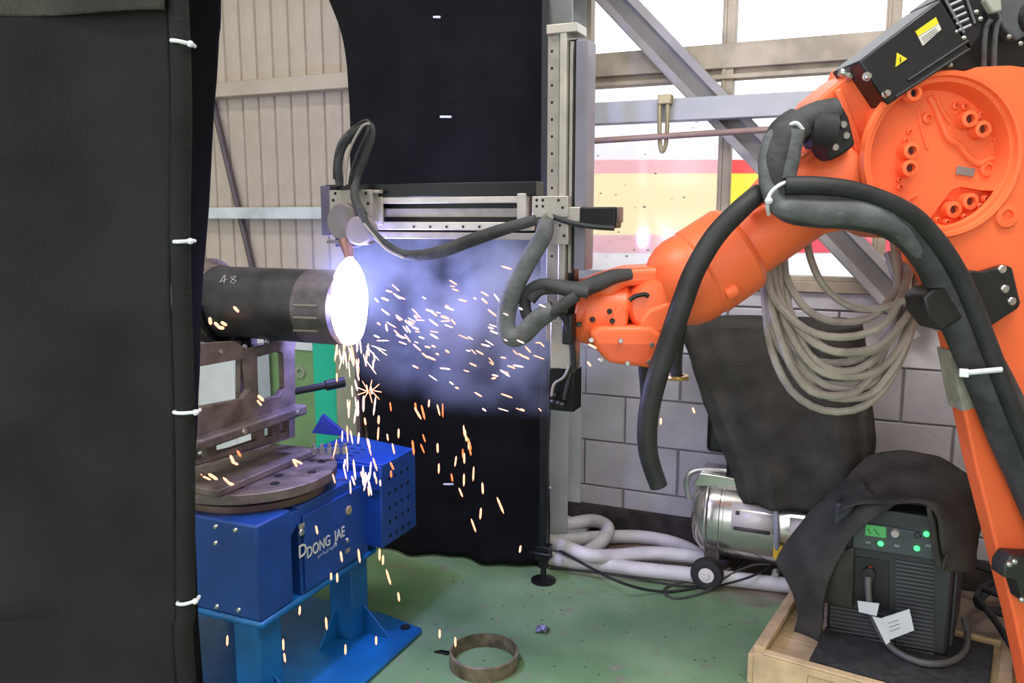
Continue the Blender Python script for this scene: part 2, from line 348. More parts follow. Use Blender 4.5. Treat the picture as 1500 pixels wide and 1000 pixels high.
# ------------------------------------------------------------------ front curtain
FD = 1.12
def fp(px, py, d=FD): v = ray(px, py); return C0+v*(d/v.dot(FH))
def vert(u, z, d=FD): return C0+FH*d+RT*u+ZZ*(z-CH)
t = thing('welding_curtain', tuple(vert(-.6, 0)), 'black welding curtain in the left foreground with white ties along its edge', 'curtain')
def up_(px, py): p = fp(px, py); return (p-C0).dot(RT), p.z
edge = [up_(281, -150), up_(281, 60), up_(281, 350), up_(287, 605), up_(288, 880), up_(289, 1000), None]; edge[-1] = (edge[-2][0]+.012, .02)
edge[0] = (edge[1][0], 2.25)
zs = [z for u, z in edge]
def cfold(i, j):
    return FH*(.010*math.sin(j*9+1.5*i)*min(1, i*1.5)+.006*math.sin(j*23+2*i))+FH*(-.05*math.exp(-((i*1.0-.60-.22*(1-j))**2)/.0012)*max(0, 1-j*1.1)*.5)
ctrl = [[vert(-1.25+(edge[k][0]-.026+1.25)*s_, z) for s_ in (0, .2, .4, .6, .8, 1)] for k, z in enumerate(zs)]
sheet('curtain_cloth', ctrl, CLOTH, 14, 12, .0035, 5, .003, t, fold=cfold)
hem = [vert(u-.014, z, FD-.004) for u, z in edge]
MB().tube(spline(hem, 8), [.0135]*49, 12).build('hem_sleeve', CLOTH, t)
MB().tube([vert(-1.25, 2.25), vert(edge[0][0]+.02, 2.25)], .016, 12).build('top_rail', BLACKM, t)
MB().box(vert(-1.22, .012), (.4, .3, .02)).cyl(vert(-1.22, .02), vert(-1.22, 2.25), .016).build('stand_post', BLACKM, t)
MB().cyl(vert(edge[6][0]-.014, 0), vert(edge[6][0]-.014, .03), .05, .02).build('foot', BLACKM, t)
uh = [[vert(-1.2+(1.2-.44)*k/5, z, FD-.016) for k in range(6)] for z in (2.24, 2.0, 1.9, 1.8, 1.745)]
uh[-1] = [p+ZZ*.012*(k/5) for k, p in enumerate(uh[-1])]
sheet('top_flap', uh, CLOTHG, 6, 6, .003, 6, .004, t, fold=cfold)
for (x, y, x1, y1) in ((251, 59, 280, 65), (255, 354, 280, 353), (255, 604, 288, 603), (260, 884, 287, 879)):
    p, q = fp(x, y, FD-.02), fp(x1, y1, FD-.012); m_ = (p+q)/2-FH*.006
    MB().tube(spline([p+FH*.008, p, m_, q, q+FH*.012], 4), .0026, 8).ball(q-FH*.003, .0046, 8).build('tie', TIE, t)
# the return fold of the curtain, seen behind its edge
def cf2(i, j): return FH*(.012*math.sin(i*7+j*5))
ctrl = []
for (x0, x1, y) in ((262, 330, -150), (262, 323, 0), (262, 318, 60), (262, 308, 180), (262, 299, 330), (262, 292, 480), (262, 289, 640), (262, 288, 800)):
    ctrl.append([fp(x0, y, 1.35), fp((x0+x1)/2, y, 1.42), fp(x1, y, 1.5)])
lo = [V((p.x, p.y, .01)) for p in ctrl[-1]]; ctrl.append(lo); ctrl[0] = [V((p.x, p.y, 2.25)) for p in ctrl[0]]
t2 = sheet('welding_curtain', ctrl, mat('deep_black_cloth', (9, 9, 10), 1, 0, .1, 5, .2, 200, spec=.04), 6, 5, .003, 6, .003, fold=cf2); tag(t2, 'narrow black curtain just behind the edge of the foreground curtain', 'curtain')
# ------------------------------------------------------------------ rear curtain
rc = thing('welding_curtain', (-1.6, 3.0, 0), 'black curtain hanging to the floor behind the torch and sparks', 'curtain')
rows = []
for y, x0, Yl in ((-260, 420, 2.96), (-60, 455, 2.96), (0, 481, 2.96), (60, 500, 2.96), (140, 508, 2.96), (260, 511, 2.97), (400, 518, 2.97), (560, 524, 2.97), (700, 545, 2.98)):
    x1 = 804
    rows.append([py_(x0+(x1-x0)*s_, y, Yl+(3.08-Yl)*s_) for s_ in (0, .2, .4, .6, .8, 1)])
rows.append([V((p.x, p.y, .012)) for p in rows[-1]])
def rf(i, j): return V((0, 1, 0))*(.022*math.sin(j*14+i*1.5)+.010*math.sin(j*31+4*i))*(.35+.65*i)
sheet('curtain_cloth', rows, CLOTHB, 12, 8, .006, 4, .003, rc, fold=rf)
MB().tube([rows[0][0]-V((.1, 0, 0)), rows[0][-1]+V((.1, 0, 0))], .018, 12).build('top_rail', BLACKM, rc)
for px, py, px1 in ((645, 171, 661), (635, 25, 645), (650, 709, 664), (795, 714, 807)):
    a = py_(px, py, 2.955 if px < 700 else 3.03); b_ = py_(px1, py, 2.955 if px < 700 else 3.03); MB().cyl(a, b_, .0045, n=8).build('tie', TIE, rc)
# stand post with a round foot at the curtain's right edge
fb = flo(796, 851); st = thing('curtain_stand', (fb.x, fb.y, 0), 'black post on a round levelling foot at the right edge of the rear curtain', 'stand')
top = V((fb.x, fb.y, 2.9))
MB().lathe(fb, ZZ, [(0, 0), (.05, 0), (.052, .008), (.03, .016), (.012, .022), (.012, .06)], 24).build('foot', BLACKM, st)
MB().box(fb+ZZ*1.47, (.034, .034, 2.82)).build('post', BLACKM, st, bevel=.004)
MB().box(fb+ZZ*.13, (.06, .05, .06)).cyl(fb+V((-.05, -.03, .13)), fb+V((.05, -.03, .13)), .008, n=8).build('clamp', BLACKM, st, bevel=.004)
# ------------------------------------------------------------------ cabinet and boards behind the turntable
c0 = py_(388, 497, 3.36); c1 = py_(492, 497, 3.36)
cb = thing('cabinet', ((c0.x+c1.x)/2, 3.45, 0), 'green cabinet with a teal corner strip behind the turntable', 'cabinet')
xa, xb, xm = c0.x-.28, c1.x, py_(459, 540, 3.36).x
MB().box(((xa+xb)/2, 3.47, .43), (xb-xa, .20, .86)).build('body', GREENC, cb, bevel=.006)
MB().box(((xm+xb)/2, 3.366, .43), (xb-xm, .012, .855)).build('corner_strip', TEAL, cb, bevel=.002)
MB().box(((xa+xm)/2, 3.366, .838), (xm-xa-.004, .012, .045)).build('top_rail', CABG, cb, bevel=.002)
q = py_(439, 545, 3.355); MB().lathe(q, (0, 1, 0), [(.018, 0), (.03, 0), (.03, .015), (.018, .015), (.018, 0)], 20).build('handle', STEEL, cb)
c0 = py_(288, 520, 3.2); c1 = py_(367, 520, 3.2)
p = thing('cabinet', ((c0.x+c1.x)/2, 3.2, 0), 'pale grey cabinet seen through the openings of the steel fixture', 'cabinet')
MB().box(((c0.x+c1.x)/2-.1, 3.27, .42), (c1.x-c0.x+.2, .14, .84)).build('body', CABG, p, bevel=.005)
MB().box(((c0.x+c1.x)/2-.05, 3.196, .42), (c1.x-c0.x-.12, .01, .76)).build('door', CABG, p, bevel=.003)
c0 = py_(489, 500, 3.18); c1 = py_(519, 500, 3.18)
o = MB().box(((c0.x+c1.x)/2, 3.2, .47), (c1.x-c0.x, .03, .94)).build('partition_board', OLIVE, bevel=.003); tag(o, 'narrow olive board standing upright behind the arc beside the teal strip', 'board')
c0 = py_(519, 600, 3.1).x
o = MB().box((c0+.012, 3.12, .7), (.02, .02, 1.4)).box((c0+.012, 3.12, .01), (.12, .12, .02)).build('post', mat('brown_post', (96, 80, 78), .5), bevel=.002); tag(o, 'thin brown steel post at the left edge of the rear curtain', 'post')
# ------------------------------------------------------------------ welding positioner
XP = -1.55
wp = thing('welding_positioner', (-1.8, 2.0, 0), 'blue welding positioner with a scorched round turntable on two square legs', 'positioner')
ps = [flo(617, 930), flo(530, 1015), flo(300, 1190), flo(300, 880), flo(560, 902)]
bp_ = [(-1.402, 2.415), (-1.405, 1.60), (-2.30, 1.60), (-2.30, 2.46), (-1.60, 2.46)]
MB().prism([(x, y, 0) for x, y in bp_], V((0, 0, .022))).build('base_plate', LBLUE, wp, bevel=.01)
for x, y in ((-1.46, 2.39), (-1.44, 1.68), (-2.22, 1.68), (-2.22, 2.39)):
    MB().lathe((x, y, .0215), ZZ, [(0, .003), (.012, .003), (.017, .006), (.018, .001)], 12).build('anchor_hole', DARKH, wp)
def leg(x0, x1, y0, y1):
    MB().box(((x0+x1)/2, (y0+y1)/2, .165), (x1-x0, y1-y0, .288)).build('leg', LBLUE, wp, bevel=.006)
leg(-1.675, -1.578, 2.235, 2.335); leg(-1.675, -1.578, 1.765, 1.865); leg(-2.15, -2.05, 2.235, 2.335); leg(-2.15, -2.05, 1.765, 1.865)
def gus(a, b, c, th): MB().prism([a, b, c], th).build('gusset', LBLUE, wp, bevel=.002)
gus((-1.578, 2.30, .022), (-1.47, 2.30, .022), (-1.578, 2.30, .13), V((0, .008, 0)))
gus((-1.655, 2.235, .022), (-1.655, 2.13, .022), (-1.655, 2.235, .13), V((.008, 0, 0)))
gus((-1.578, 1.82, .022), (-1.48, 1.82, .022), (-1.578, 1.82, .12), V((0, .008, 0)))
MB().box(((-2.2+XP+.006)/2, 2.045, .322), (.656, .61, .022)).build('top_plate', LBLUE, wp, bevel=.008)
# housings
MB().box(((-2.18+XP)/2, 1.82, .479), (.63, .15, .292)).build('gear_housing', BLUE, wp, bevel=.006)
MB().prism([(XP, 1.89, .535), (XP, 1.935, .575), (XP, 1.935, .612), (XP, 1.89, .612)], V((-.62, 0, 0))).build('rib_plate', BLUE, wp, bevel=.004)
fr_ = MB().box(((-2.18+XP)/2, 2.115, .475), (.63, .37, .29)).build('front_housing', BLUE, wp, bevel=.004)
MB().box((XP+.004, 2.10, .465), (.008, .315, .245)).build('front_panel', BLUE, wp, bevel=.002)
# writing on the panel
TXT = mat('white_lettering', (214, 212, 206), .6, 0, .05)
def text(body, p0, du, dv, n_, size, parent, m, name='lettering', ex=.0008, shear=0):
    cu = bpy.data.curves.new('t', 'FONT'); cu.body = body; cu.size = size; cu.extrude = ex; cu.shear = shear; cu.offset = size*.012
    o = bpy.data.objects.new('t', cu); COL.objects.link(o); bpy.context.view_layer.update()
    me = bpy.data.meshes.new_from_object(o.evaluated_get(bpy.context.evaluated_depsgraph_get())); bpy.data.objects.remove(o)
    mb = MB(); mb.add([V(p0)+V(du)*v_.co.x+V(dv)*v_.co.y+V(n_)*(v_.co.z+.0005) for v_ in me.vertices], [tuple(f_.vertices) for f_ in me.polygons])
    return mb.build(name, m, parent, smooth=0)
pa, pb = px_(449, 818, XP+.008), px_(508, 779, XP+.008)
text('DONG  JAE', pa, (0, 1, 0), ZZ*1.25, (1, 0, 0), .040, wp, TXT)
pa = px_(437, 818, XP+.008); text('D', pa, (0, 1, 0), ZZ, (1, 0, 0), .056, wp, TXT, 'emblem')
pa = px_(465, 810, XP+.008)
mb = MB()
for k in range(9): mb.box(pa+V((.0006, .012*k+.004, -.014+.002*(k % 3))), (.001, .008, .011-.003*(k % 2)))
mb.build('small_lettering', mat('blue_grey_lettering', (140, 150, 190), .6), wp)
for px, py, r_ in ((510, 747, .016), (441, 779, .012), (508, 791, .009)):
    q = px_(px, py, XP+.007); MB().lathe(q, (1, 0, 0), [(0, .006), (r_*.8, .006), (r_, .003), (r_, 0)], 16).build('button', mat('brass_button', (190, 170, 130), .4, .3) if r_ > .015 else STEEL, wp)
for px, py in ((442, 770), (509, 806)):
    q = px_(px, py, XP+.008); MB().box(q, (.003, .026, .014)).build('name_plate', mat('aluminium_plate', (166, 160, 140), .5, .3), wp)
q = px_(444, 783, XP+.008); MB().box(q, (.004, .01, .014)).build('socket', DARKH, wp)
for px, py in ((345, 776), (316, 771), (316, 795), (318, 888), (350, 893)):
    q = py_(px, py, 1.744); MB().lathe(q, (0, -1, 0), [(0, .006), (.006, .005), (.008, 0)], 10).build('bolt', STEEL, wp)
# the perforated cover on the right, its top and its front flap
XG = -1.49
yg0, yg1, zg0, zg1 = 2.30, 2.535, .352, .645
mb = MB().box((XG-.17, (yg0+yg1)/2, (zg0+zg1)/2), (.34, yg1-yg0, zg1-zg0)); mc = mb.build('motor_cover', BLUE, wp, bevel=.006)
MB().prism([(XG-.34, 2.31, .645), (XG-.0, 2.31, .645), (XG-.0, 2.53, .645), (XG-.34, 2.6, .645)], V((0, 0, .006))).build('cover_lid', BLUE, wp, bevel=.004)
hl = MB()
for i in range(5):
    for j in range(4):
        y = yg0+.05+j*.042; z = zg1-.055-i*.052
        hl.box((XG+.0004, y, z), (.0012, .015, .005)).box((XG+.0004, y, z), (.0012, .005, .015))
o = hl.build('vent_hole', DARKH, wp, smooth=0); tag(o, kind='stuff')
hl = MB()
for i in range(4):
    for j in range(4): hl.box((XG-.30+.045*i+.0, 2.36+.04*j, .6515), (.022, .007, .001))
o = hl.build('vent_slot', DARKH, wp, smooth=0); tag(o, kind='stuff')
MB().box((XG-.028, yg0-.004, .605), (.06, .006, .085)).build('cover_flap', BLUE, wp, bevel=.004)
q = py_(515, 0, 2.3)
MB().prism([py_(456, 634, 2.56), py_(472, 606, 2.56), py_(512, 640, 2.56)], V((0, .012, 0))).build('lifting_ear', mat('dark_blue_paint', (36, 52, 140), .4), wp, bevel=.002)
# slewing ring and turntable
TC = V((-1.79, 2.01, 0))
MB().cyl(TC+ZZ*.62, TC+ZZ*.645, .235, n=48).build('slewing_ring', mat('oily_ring_steel', (120, 100, 92), .4, .5), wp, bevel=.003)
MB().cyl(TC+ZZ*.645, TC+ZZ*.662, .20, n=48).build('bearing', BLACKM, wp)
tt = MB().cyl(TC+ZZ*.660, TC+ZZ*.692, .268, n=64).build('turntable', DISC, wp, bevel=.003)
for ang, r_ in ((-30, .2), (10, .21), (-60, .2), (-75, .12), (-15, .14), (40, .22)):
    q = TC+V((math.cos(math.radians(ang))*r_, math.sin(math.radians(ang))*r_, .6915)); MB().lathe(q, ZZ, [(0, .0015), (.011, .0015), (.014, .003), (.015, 0)], 12).build('threaded_hole', DARKH, tt)
# ------------------------------------------------------------------ steel fixture on the turntable
fx = thing('pipe_fixture', (-1.76, 1.98, .692), 'bare grey steel fixture with cut openings bolted on the turntable under the pipe', 'fixture')
XF = -1.70
def fpt(px, py, x=XF): return px_(px, py, x)
def plate_with_holes(name, outer, holes, x, th, m, parent):
    o = MB().prism([fpt(a, b, x) for a, b in outer], V((-th, 0, 0))).build(name, m, parent, smooth=0)
    cs = []
    for h in holes:
        pts = [fpt(a, b, x)+V((.05, 0, 0)) for a, b in h]; c = MB().prism(pts, V((-.2, 0, 0))).build('cut', m, parent, smooth=0); cs.append(c)
    return boolcut(o, cs)
o = plate_with_holes('side_plate', [(270, 508), (300, 503), (345, 500), (362, 512), (432, 497), (433, 595), (424, 602), (424, 640), (250, 692)],
    [[(270, 541), (362, 524), (367, 570), (357, 584), (270, 603)], [(377, 523), (410, 514), (415, 518), (417, 568), (408, 580), (379, 588)], [(316, 631), (374, 614), (376, 645), (318, 664)], [(387, 611), (398, 608), (400, 638), (388, 641)], [(411, 604), (420, 602), (420, 632), (411, 634)], [(270, 640), (302, 634), (304, 672), (270, 682)]], XF, .022, FIXT, fx)
o.modifiers.new('bevel', 'BEVEL').width = .003; o.modifiers['bevel'].limit_method = 'ANGLE'
o = plate_with_holes('side_plate', [(270, 512), (432, 500), (432, 640), (260, 690)],
    [[(270, 541), (352, 520), (352, 585), (270, 600)], [(366, 522), (416, 508), (418, 578), (366, 592)], [(290, 628), (410, 600), (410, 640), (290, 668)]], XF-.11, .02, FIXT, fx)
a = fpt(300, 690); b_ = fpt(478, 645)
MB().box((XF-.085, (1.74+2.2)/2, .704), (.21, .46, .022)).build('foot_plate', FIXT, fx, bevel=.003)
MB().box((XF-.065, 1.93, .872), (.11, .40, .03)).build('shelf_plate', FIXT, fx, bevel=.003)
MB().box((XF-.065, 2.14, 1.085), (.108, .03, .03)).build('end_plate', FIXT, fx, bevel=.003)
MB().box((XF+.012, 1.90, .868), (.05, .48, .034)).build('front_rail', FIXT, fx, bevel=.008)
for y in (2.09, 1.84): MB().lathe((XF+.036, y, .868), (1, 0, 0), [(0, .008), (.008, .007), (.010, 0)], 8).build('bolt_head', STEEL, fx)
for y in (1.80, 1.9, 2.0): MB().lathe((XF, y, 1.11), (1, 0, 0), [(0, .006), (.007, .005), (.008, 0)], 8).build('bolt', STEEL, fx)
a = fpt(428, 575); MB().cyl((XF-.01, 2.13, .925), (XF+.085, 2.24, .94), .012, n=10).cyl((XF+.06, 2.21, .936), (XF+.10, 2.26, .943), .018, n=10).build('clamp_screw', BLACKM, fx)
for k in range(5):
    q = V((XF+.05+.022*k, 2.15+.012*k, .715)); MB().cyl(q, q+ZZ*.02, .011, n=6).cyl(q+ZZ*.02, q+ZZ*.034, .006, n=8).build('bolt', STEEL, fx)
# ------------------------------------------------------------------ pipe
PY, PZ, PR = 2.03, 1.225, .112
pp = thing('steel_pipe', (-1.65, PY, PZ), 'dark steel pipe chalked with a number, its right end under the welding arc', 'pipe')
MB().lathe((-1.90, PY, PZ), (1, 0, 0), [(PR*.9, 0), (PR, 0), (PR, .36), (PR*.9, .36), (PR*.9, 0)], 56).build('pipe_body', PIPE, pp)
MB().lathe((-1.54, PY, PZ), (1, 0, 0), [(PR*.9, -.002), (PR*1.0, -.001), (PR*1.002, .125), (PR*.88, .13), (PR*.88, 0)], 56).build('machined_end', PIPEB, pp)
MB().lathe((-1.965, PY+.0, PZ), (1, 0, 0), [(0, 0), (PR*1.22, 0), (PR*1.22, .03), (PR*1.05, .045), (PR*1.05, .065), (0, .065)], 48).build('chuck_plate', FIXT, pp, bevel=.003)
MB().tube([(-1.88, PY-PR*math.cos(t_)*1.1, PZ-PR*math.sin(t_)*1.1) for t_ in [math.radians(x) for x in range(0, 181, 12)]], .010, 8).build('cradle_strap', BLACKM, pp)
MB().box((-1.80, PY-.03, PZ-PR-.03), (.04, .05, .06)).build('cradle_foot', BLACKM, pp, bevel=.004)
MB().box((-1.86, PY-.02, PZ-PR-.026), (.06, .2, .03)).build('cradle_plate', FIXT, pp, bevel=.004)
for xk, l_ in ((-1.60, .06), (-1.60, .07), (-1.59, .075)):
    pass
def onpipe(px, py):
    q = py_(px, py, PY-PR*.6); ang = None
    v = ray(px, py)  # meet the pipe's surface
    a = v.y**2+v.z**2; bq = 2*(v.y*(C0.y-PY)+v.z*(C0.z-PZ)); cq = (C0.y-PY)**2+(C0.z-PZ)**2-(PR+.001)**2; dd = bq*bq-4*a*cq
    return C0+v*((-bq-math.sqrt(max(dd, 0)))/(2*a))
ck = MB()
for st_ in ([(322, 413), (328, 404), (330, 403)], [(321, 413), (333, 409)], [(330, 403), (328, 415)], [(344, 404), (338, 406), (341, 409), (346, 411), (342, 415), (337, 413), (341, 409), (345, 406), (344, 404)]):
    ck.tube([onpipe(*q) for q in st_], .0011, 5)
ck.build('chalk_mark', CHALK, pp)
for y0 in (447, 465, 484):
    MB().tube([onpipe(430, y0), onpipe(465, y0+1)], .004, 6).build('weld_run', STEEL, pp)
# ------------------------------------------------------------------ overexposed glare shaped as a glowing body: arc flame
def arcmesh():
    mb = MB(); c = V((-1.408, PY, PZ+.012)); n = 44
    prof = [(0, -.010), (.05, -.012), (.095, -.014), (.113, -.012), (.119, -.002), (.117, .008), (.10, .016), (.06, .022), (0, .026)]
    u, w_ = V((0, 1, 0)), ZZ; vs = []
    for k in range(n):
        a = 2*math.pi*k/n
        for r, h in prof:
            rr = r*(1.03+.06*noise.noise(V((math.cos(a)*1.5, math.sin(a)*1.5, h*9)))+(.09*max(0, math.sin(a))**6))
            vs.append(c+V((1, 0, 0))*h*(1+.15*math.sin(a*3))+(u*math.cos(a)*.72+w_*math.sin(a))*rr)
    m = len(prof); mb.add(vs, [(k*m+j, ((k+1) % n)*m+j, ((k+1) % n)*m+j+1, k*m+j+1) for k in range(n) for j in range(m-1)])
    return mb
o = arcmesh().build('arc_glare_blob', ARCM, smooth=60); tag(o, 'overexposed white welding arc flame at the right end of the pipe', 'glow')
# ------------------------------------------------------------------ smoke
def smoke(name, c, rad, dens, label, sc=4.0, lo=.36, hi=.64):
    m = bpy.data.materials.new(name+'_volume'); m.use_nodes = True; nt = m.node_tree; nt.nodes.remove(nt.nodes['Principled BSDF']); N = nt.nodes.new; L = nt.links.new
    vs = N('ShaderNodeVolumeScatter'); vs.inputs['Color'].default_value = (.66, .77, 1, 1); vs.inputs['Anisotropy'].default_value = 0
    tc = N('ShaderNodeTexCoord'); nz = N('ShaderNodeTexNoise'); nz.inputs['Scale'].default_value = sc; nz.inputs['Detail'].default_value = 3; L(tc.outputs['Object'], nz.inputs['Vector'])
    ln = N('ShaderNodeVectorMath'); ln.operation = 'DIVIDE'; ln.inputs[1].default_value = rad; L(tc.outputs['Object'], ln.inputs[0])
    le = N('ShaderNodeVectorMath'); le.operation = 'LENGTH'; L(ln.outputs[0], le.inputs[0])
    mr = N('ShaderNodeMapRange'); mr.inputs['From Min'].default_value = 1; mr.inputs['From Max'].default_value = .15; L(le.outputs['Value'], mr.inputs['Value'])
    r2 = N('ShaderNodeMapRange'); r2.inputs['From Min'].default_value = lo; r2.inputs['From Max'].default_value = hi; L(nz.outputs['Fac'], r2.inputs['Value'])
    mu = N('ShaderNodeMath'); mu.operation = 'MULTIPLY'; L(mr.outputs[0], mu.inputs[0]); L(r2.outputs[0], mu.inputs[1])
    m2 = N('ShaderNodeMath'); m2.operation = 'MULTIPLY'; m2.inputs[1].default_value = dens; L(mu.outputs[0], m2.inputs[0])
    L(m2.outputs[0], vs.inputs['Density']); L(vs.outputs[0], nt.nodes['Material Output'].inputs['Volume'])
    mb = MB().ball((0, 0, 0), 1, 24, rad); mb.v = [q+V(c) for q in mb.v]
    tag(mb.build(name, m, base=c), label, 'smoke', kind='stuff')
smoke('welding_smoke', (-1.28, 2.66, 1.17), (.74, .27, .42), 8.5, 'bluish welding smoke drifting right of the arc in front of the curtain', 5, .40, .62)
smoke('halo_fume', (-1.42, 2.06, 1.33), (.26, .2, .22), .5, 'thin fume added for a violet halo around the arc flame under the torch', 6, .2, .6)  # extra thin volume added so the arc light gets a violet halo
# ------------------------------------------------------------------ torch gantry: two crossed linear rails
YG = 2.12
lg = thing('torch_gantry', tuple(py_(828, 600, YG)), 'aluminium torch gantry of crossed linear rails with motor, held at the robot wrist', 'gantry')
def gp(name, x0, y0, x1, y1, Y, t_, m, bevel=.002, parent=None):
    mb = MB(); slab(mb, x0, y0, x1, y1, Y, t_); return mb.build(name, m, parent or lg, bevel=bevel)
gp('cross_cover', 476, 268, 785, 288, YG-.005, .06, BLACKM)
gp('cross_beam', 482, 288, 785, 345, YG+.03, .03, BLACKM)
gp('guide_rail', 488, 288, 772, 298, YG-.004, .03, ALU)
gp('ball_screw', 552, 305, 760, 318, YG+.01, .018, ALUD)
gp('guide_rail', 500, 325, 778, 337, YG-.004, .03, ALU)
gp('lower_beam', 488, 340, 785, 350, YG-.002, .045, ALUD)
gp('rail_end', 552, 288, 560, 330, YG-.008, .01, ALU)
gp('end_block', 757, 283, 770, 328, YG-.012, .05, ALU)
for k in range(7):
    q = py_(606+24*k, 332, YG-.006); MB().lathe(q, (0, -1, 0), [(0, .0005), (.003, .0005), (.004, 0)], 8).build('screw', DARKH, lg)
# vertical rail
gp('mast_plate', 801, 45, 818, 500, YG-.02, .05, ALUD)
gp('mast_edge', 818, 35, 828, 540, YG-.03, .07, ALU)
gp('mast_channel', 828, 58, 842, 600, YG-.0, .04, BLACKM)
gp('mast_side', 842, 58, 859, 395, YG-.022, .07, mat('grey_purple_profile', (136, 132, 144), .4, .4))
gp('mast_rail', 833, 60, 838, 400, YG-.012, .02, ALU)
gp('mast_cap', 800, 34, 845, 48, YG-.032, .08, ALU)
gp('mast_foot', 806, 470, 838, 540, YG-.034, .07, ALU)
gp('foot_box', 804, 541, 840, 602, YG-.02, .07, BLACKM)
MB().tube(spline([py_(834, 535, YG-.04), py_(826, 552, YG-.04), py_(812, 562, YG-.04), py_(808, 580, YG-.04)], 5), .004, 6).build('wire', CABLE, lg)
MB().tube(spline([py_(838, 535, YG-.03), py_(832, 560, YG-.04), py_(826, 585, YG-.04)], 5), .005, 6).build('wire', RUBBER, lg)
for px, py in ((812, 578), (818, 590), (824, 592), (810, 588)): MB().ball(py_(px, py, YG-.035), .009, 8).build('connector', BLACK, lg)
for k in range(13): 
    q = py_(808.5, 75+25*k, YG-.02); MB().lathe(q, (0, -1, 0), [(0, .0005), (.003, .0005), (.004, 0)], 8).build('screw', DARKH, lg)
q = py_(808, 48, YG-.022); MB().box(q, (.014, .003, .012)).build('red_tag', mat('red_tag', (210, 90, 70), .5), lg)
# crossing carriage, motor
gp('carriage_plate', 779, 287, 832, 318, YG-.055, .03, ALU)
gp('carriage_plate', 800, 318, 832, 358, YG-.05, .03, ALU)
for px, py in ((786, 293), (795, 293), (786, 302), (795, 302), (818, 293), (824, 304), (820, 330), (826, 345)):
    q = py_(px, py, YG-.056); MB().lathe(q, (0, -1, 0), [(0, .0005), (.003, .0005), (.004, 0)], 8).build('screw', DARKH, lg)
gp('motor_flange', 832, 303, 850, 325, YG-.05, .06, ALU)
gp('motor', 847, 303, 902, 334, YG-.05, .055, BLACKM, .004)
gp('motor_cap', 900, 303, 907, 326, YG-.04, .04, FIXT)
MB().tube(spline([py_(806, 316, YG-.07), py_(835, 326, YG-.065), py_(870, 332, YG-.06), py_(900, 334, YG-.05)], 5), .007, 8).build('motor_lead', RUBBER, lg)
# torch carriage
gp('torch_carriage', 482, 278, 545, 325, YG-.04, .035, ALUD)
gp('carriage_side', 470, 272, 484, 345, YG-.04, .05, mat('violet_grey_plate', (92, 86, 110), .5, .3))
gp('carriage_hook', 545, 278, 556, 283, YG-.035, .02, ALUD)
for px, py in ((491, 283), (536, 283), (488, 293), (539, 298)):
    q = py_(px, py, YG-.041); MB().lathe(q, (0, -1, 0), [(0, .0005), (.004, .0005), (.005, 0)], 8).build('screw', DARKH, lg)
tz = py_(515, 340, YG-.09)
MB().lathe(py_(505, 325, YG-.07), (0, -1, 0), [(0, -.03), (.055, -.03), (.055, .01), (.05, .016), (0, .016)], 32).build('wrist_drum', mat('grey_drum', (120, 112, 112), .5, .3), lg)
MB().lathe(py_(528, 338, YG-.09), (.2, -1, 0), [(0, -.03), (.042, -.03), (.042, .012), (.036, .018), (0, .018)], 32).build('torch_drum', mat('pale_drum', (150, 138, 140), .5, .2), lg)
gp('torch_block', 490, 325, 515, 362, YG-.075, .05, mat('indigo_block', (70, 66, 110), .5, .2), .004)
MB().cyl(py_(506, 352, YG-.075), py_(512, 378, YG-.09), .022, .012, 20).build('torch_nozzle', mat('copper_nozzle', (150, 110, 90), .35, .7), lg)
gp('torch_tip_plate', 478, 352, 540, 357, YG-.09, .03, FIXT)
# cable loop above the torch
def cab(name, pts, r, m, parent, n=8, seg=7): return MB().tube(spline(pts, seg), r, n).build(name, m, parent)
G = lambda x, y, d=0: py_(x, y, YG-.05-d)
cab('torch_cable', [G(498, 272), G(495, 240), G(502, 212), G(520, 192), G(540, 184), G(544, 200), G(534, 230), G(522, 262), G(520, 290, .03), G(532, 315, .05)], [.013, .014, .015, .015, .013, .011, .012, .013, .013, .013], SLEEVED, lg, 10)
cab('torch_cable', [G(490, 262, .01), G(492, 232, .01), G(508, 200, .01), G(528, 180, .01), G(540, 178, .01), G(538, 195, .02), G(526, 220, .02), G(516, 248, .02), G(512, 270, .02)], .005, RUBBER, lg)
cab('torch_cable', [G(505, 272, .02), G(508, 240, .02), G(514, 215, .02), G(530, 186, .02), G(541, 181, .02)], .004, CABLE, lg)
cab('gantry_hose', [G(528, 305, .06), G(540, 332, .06), G(562, 355, .06), G(595, 373, .06), G(640, 370, .06), G(690, 352, .06), G(740, 335, .05), G(785, 322, .04)], [.010, .010, .011, .012, .016, .018, .018, .016, .014], SLEEVED, lg, 12)
cab('tie_wire', [G(533, 327, .075), G(548, 345, .078), G(566, 365, .078), G(592, 378, .076)], .003, CABLE, lg)
cab('gantry_hose', [G(800, 322, .04), G(796, 345, .05), G(772, 385, .06), G(750, 430, .07), G(741, 470, .07), G(748, 492, .07), G(765, 490, .07), G(785, 470, .06), G(812, 452, .05)], [.02, .024, .025, .026, .026, .027, .027, .027, .024], SLEEVE, lg, 14)
cab('gantry_hose', [G(845, 432, .05), G(812, 455, .06), G(782, 470, .05), G(770, 455, .05), G(772, 430, .05), G(795, 416, .05), G(830, 424, .05), G(862, 428, .04)], .016, SLEEVED, lg, 12)
# hose left at the carriage
MB().tube([py_(806, 315, YG-.09), py_(798, 322, YG-.085)], .012, 10).build('hose_clamp', STEEL, lg)
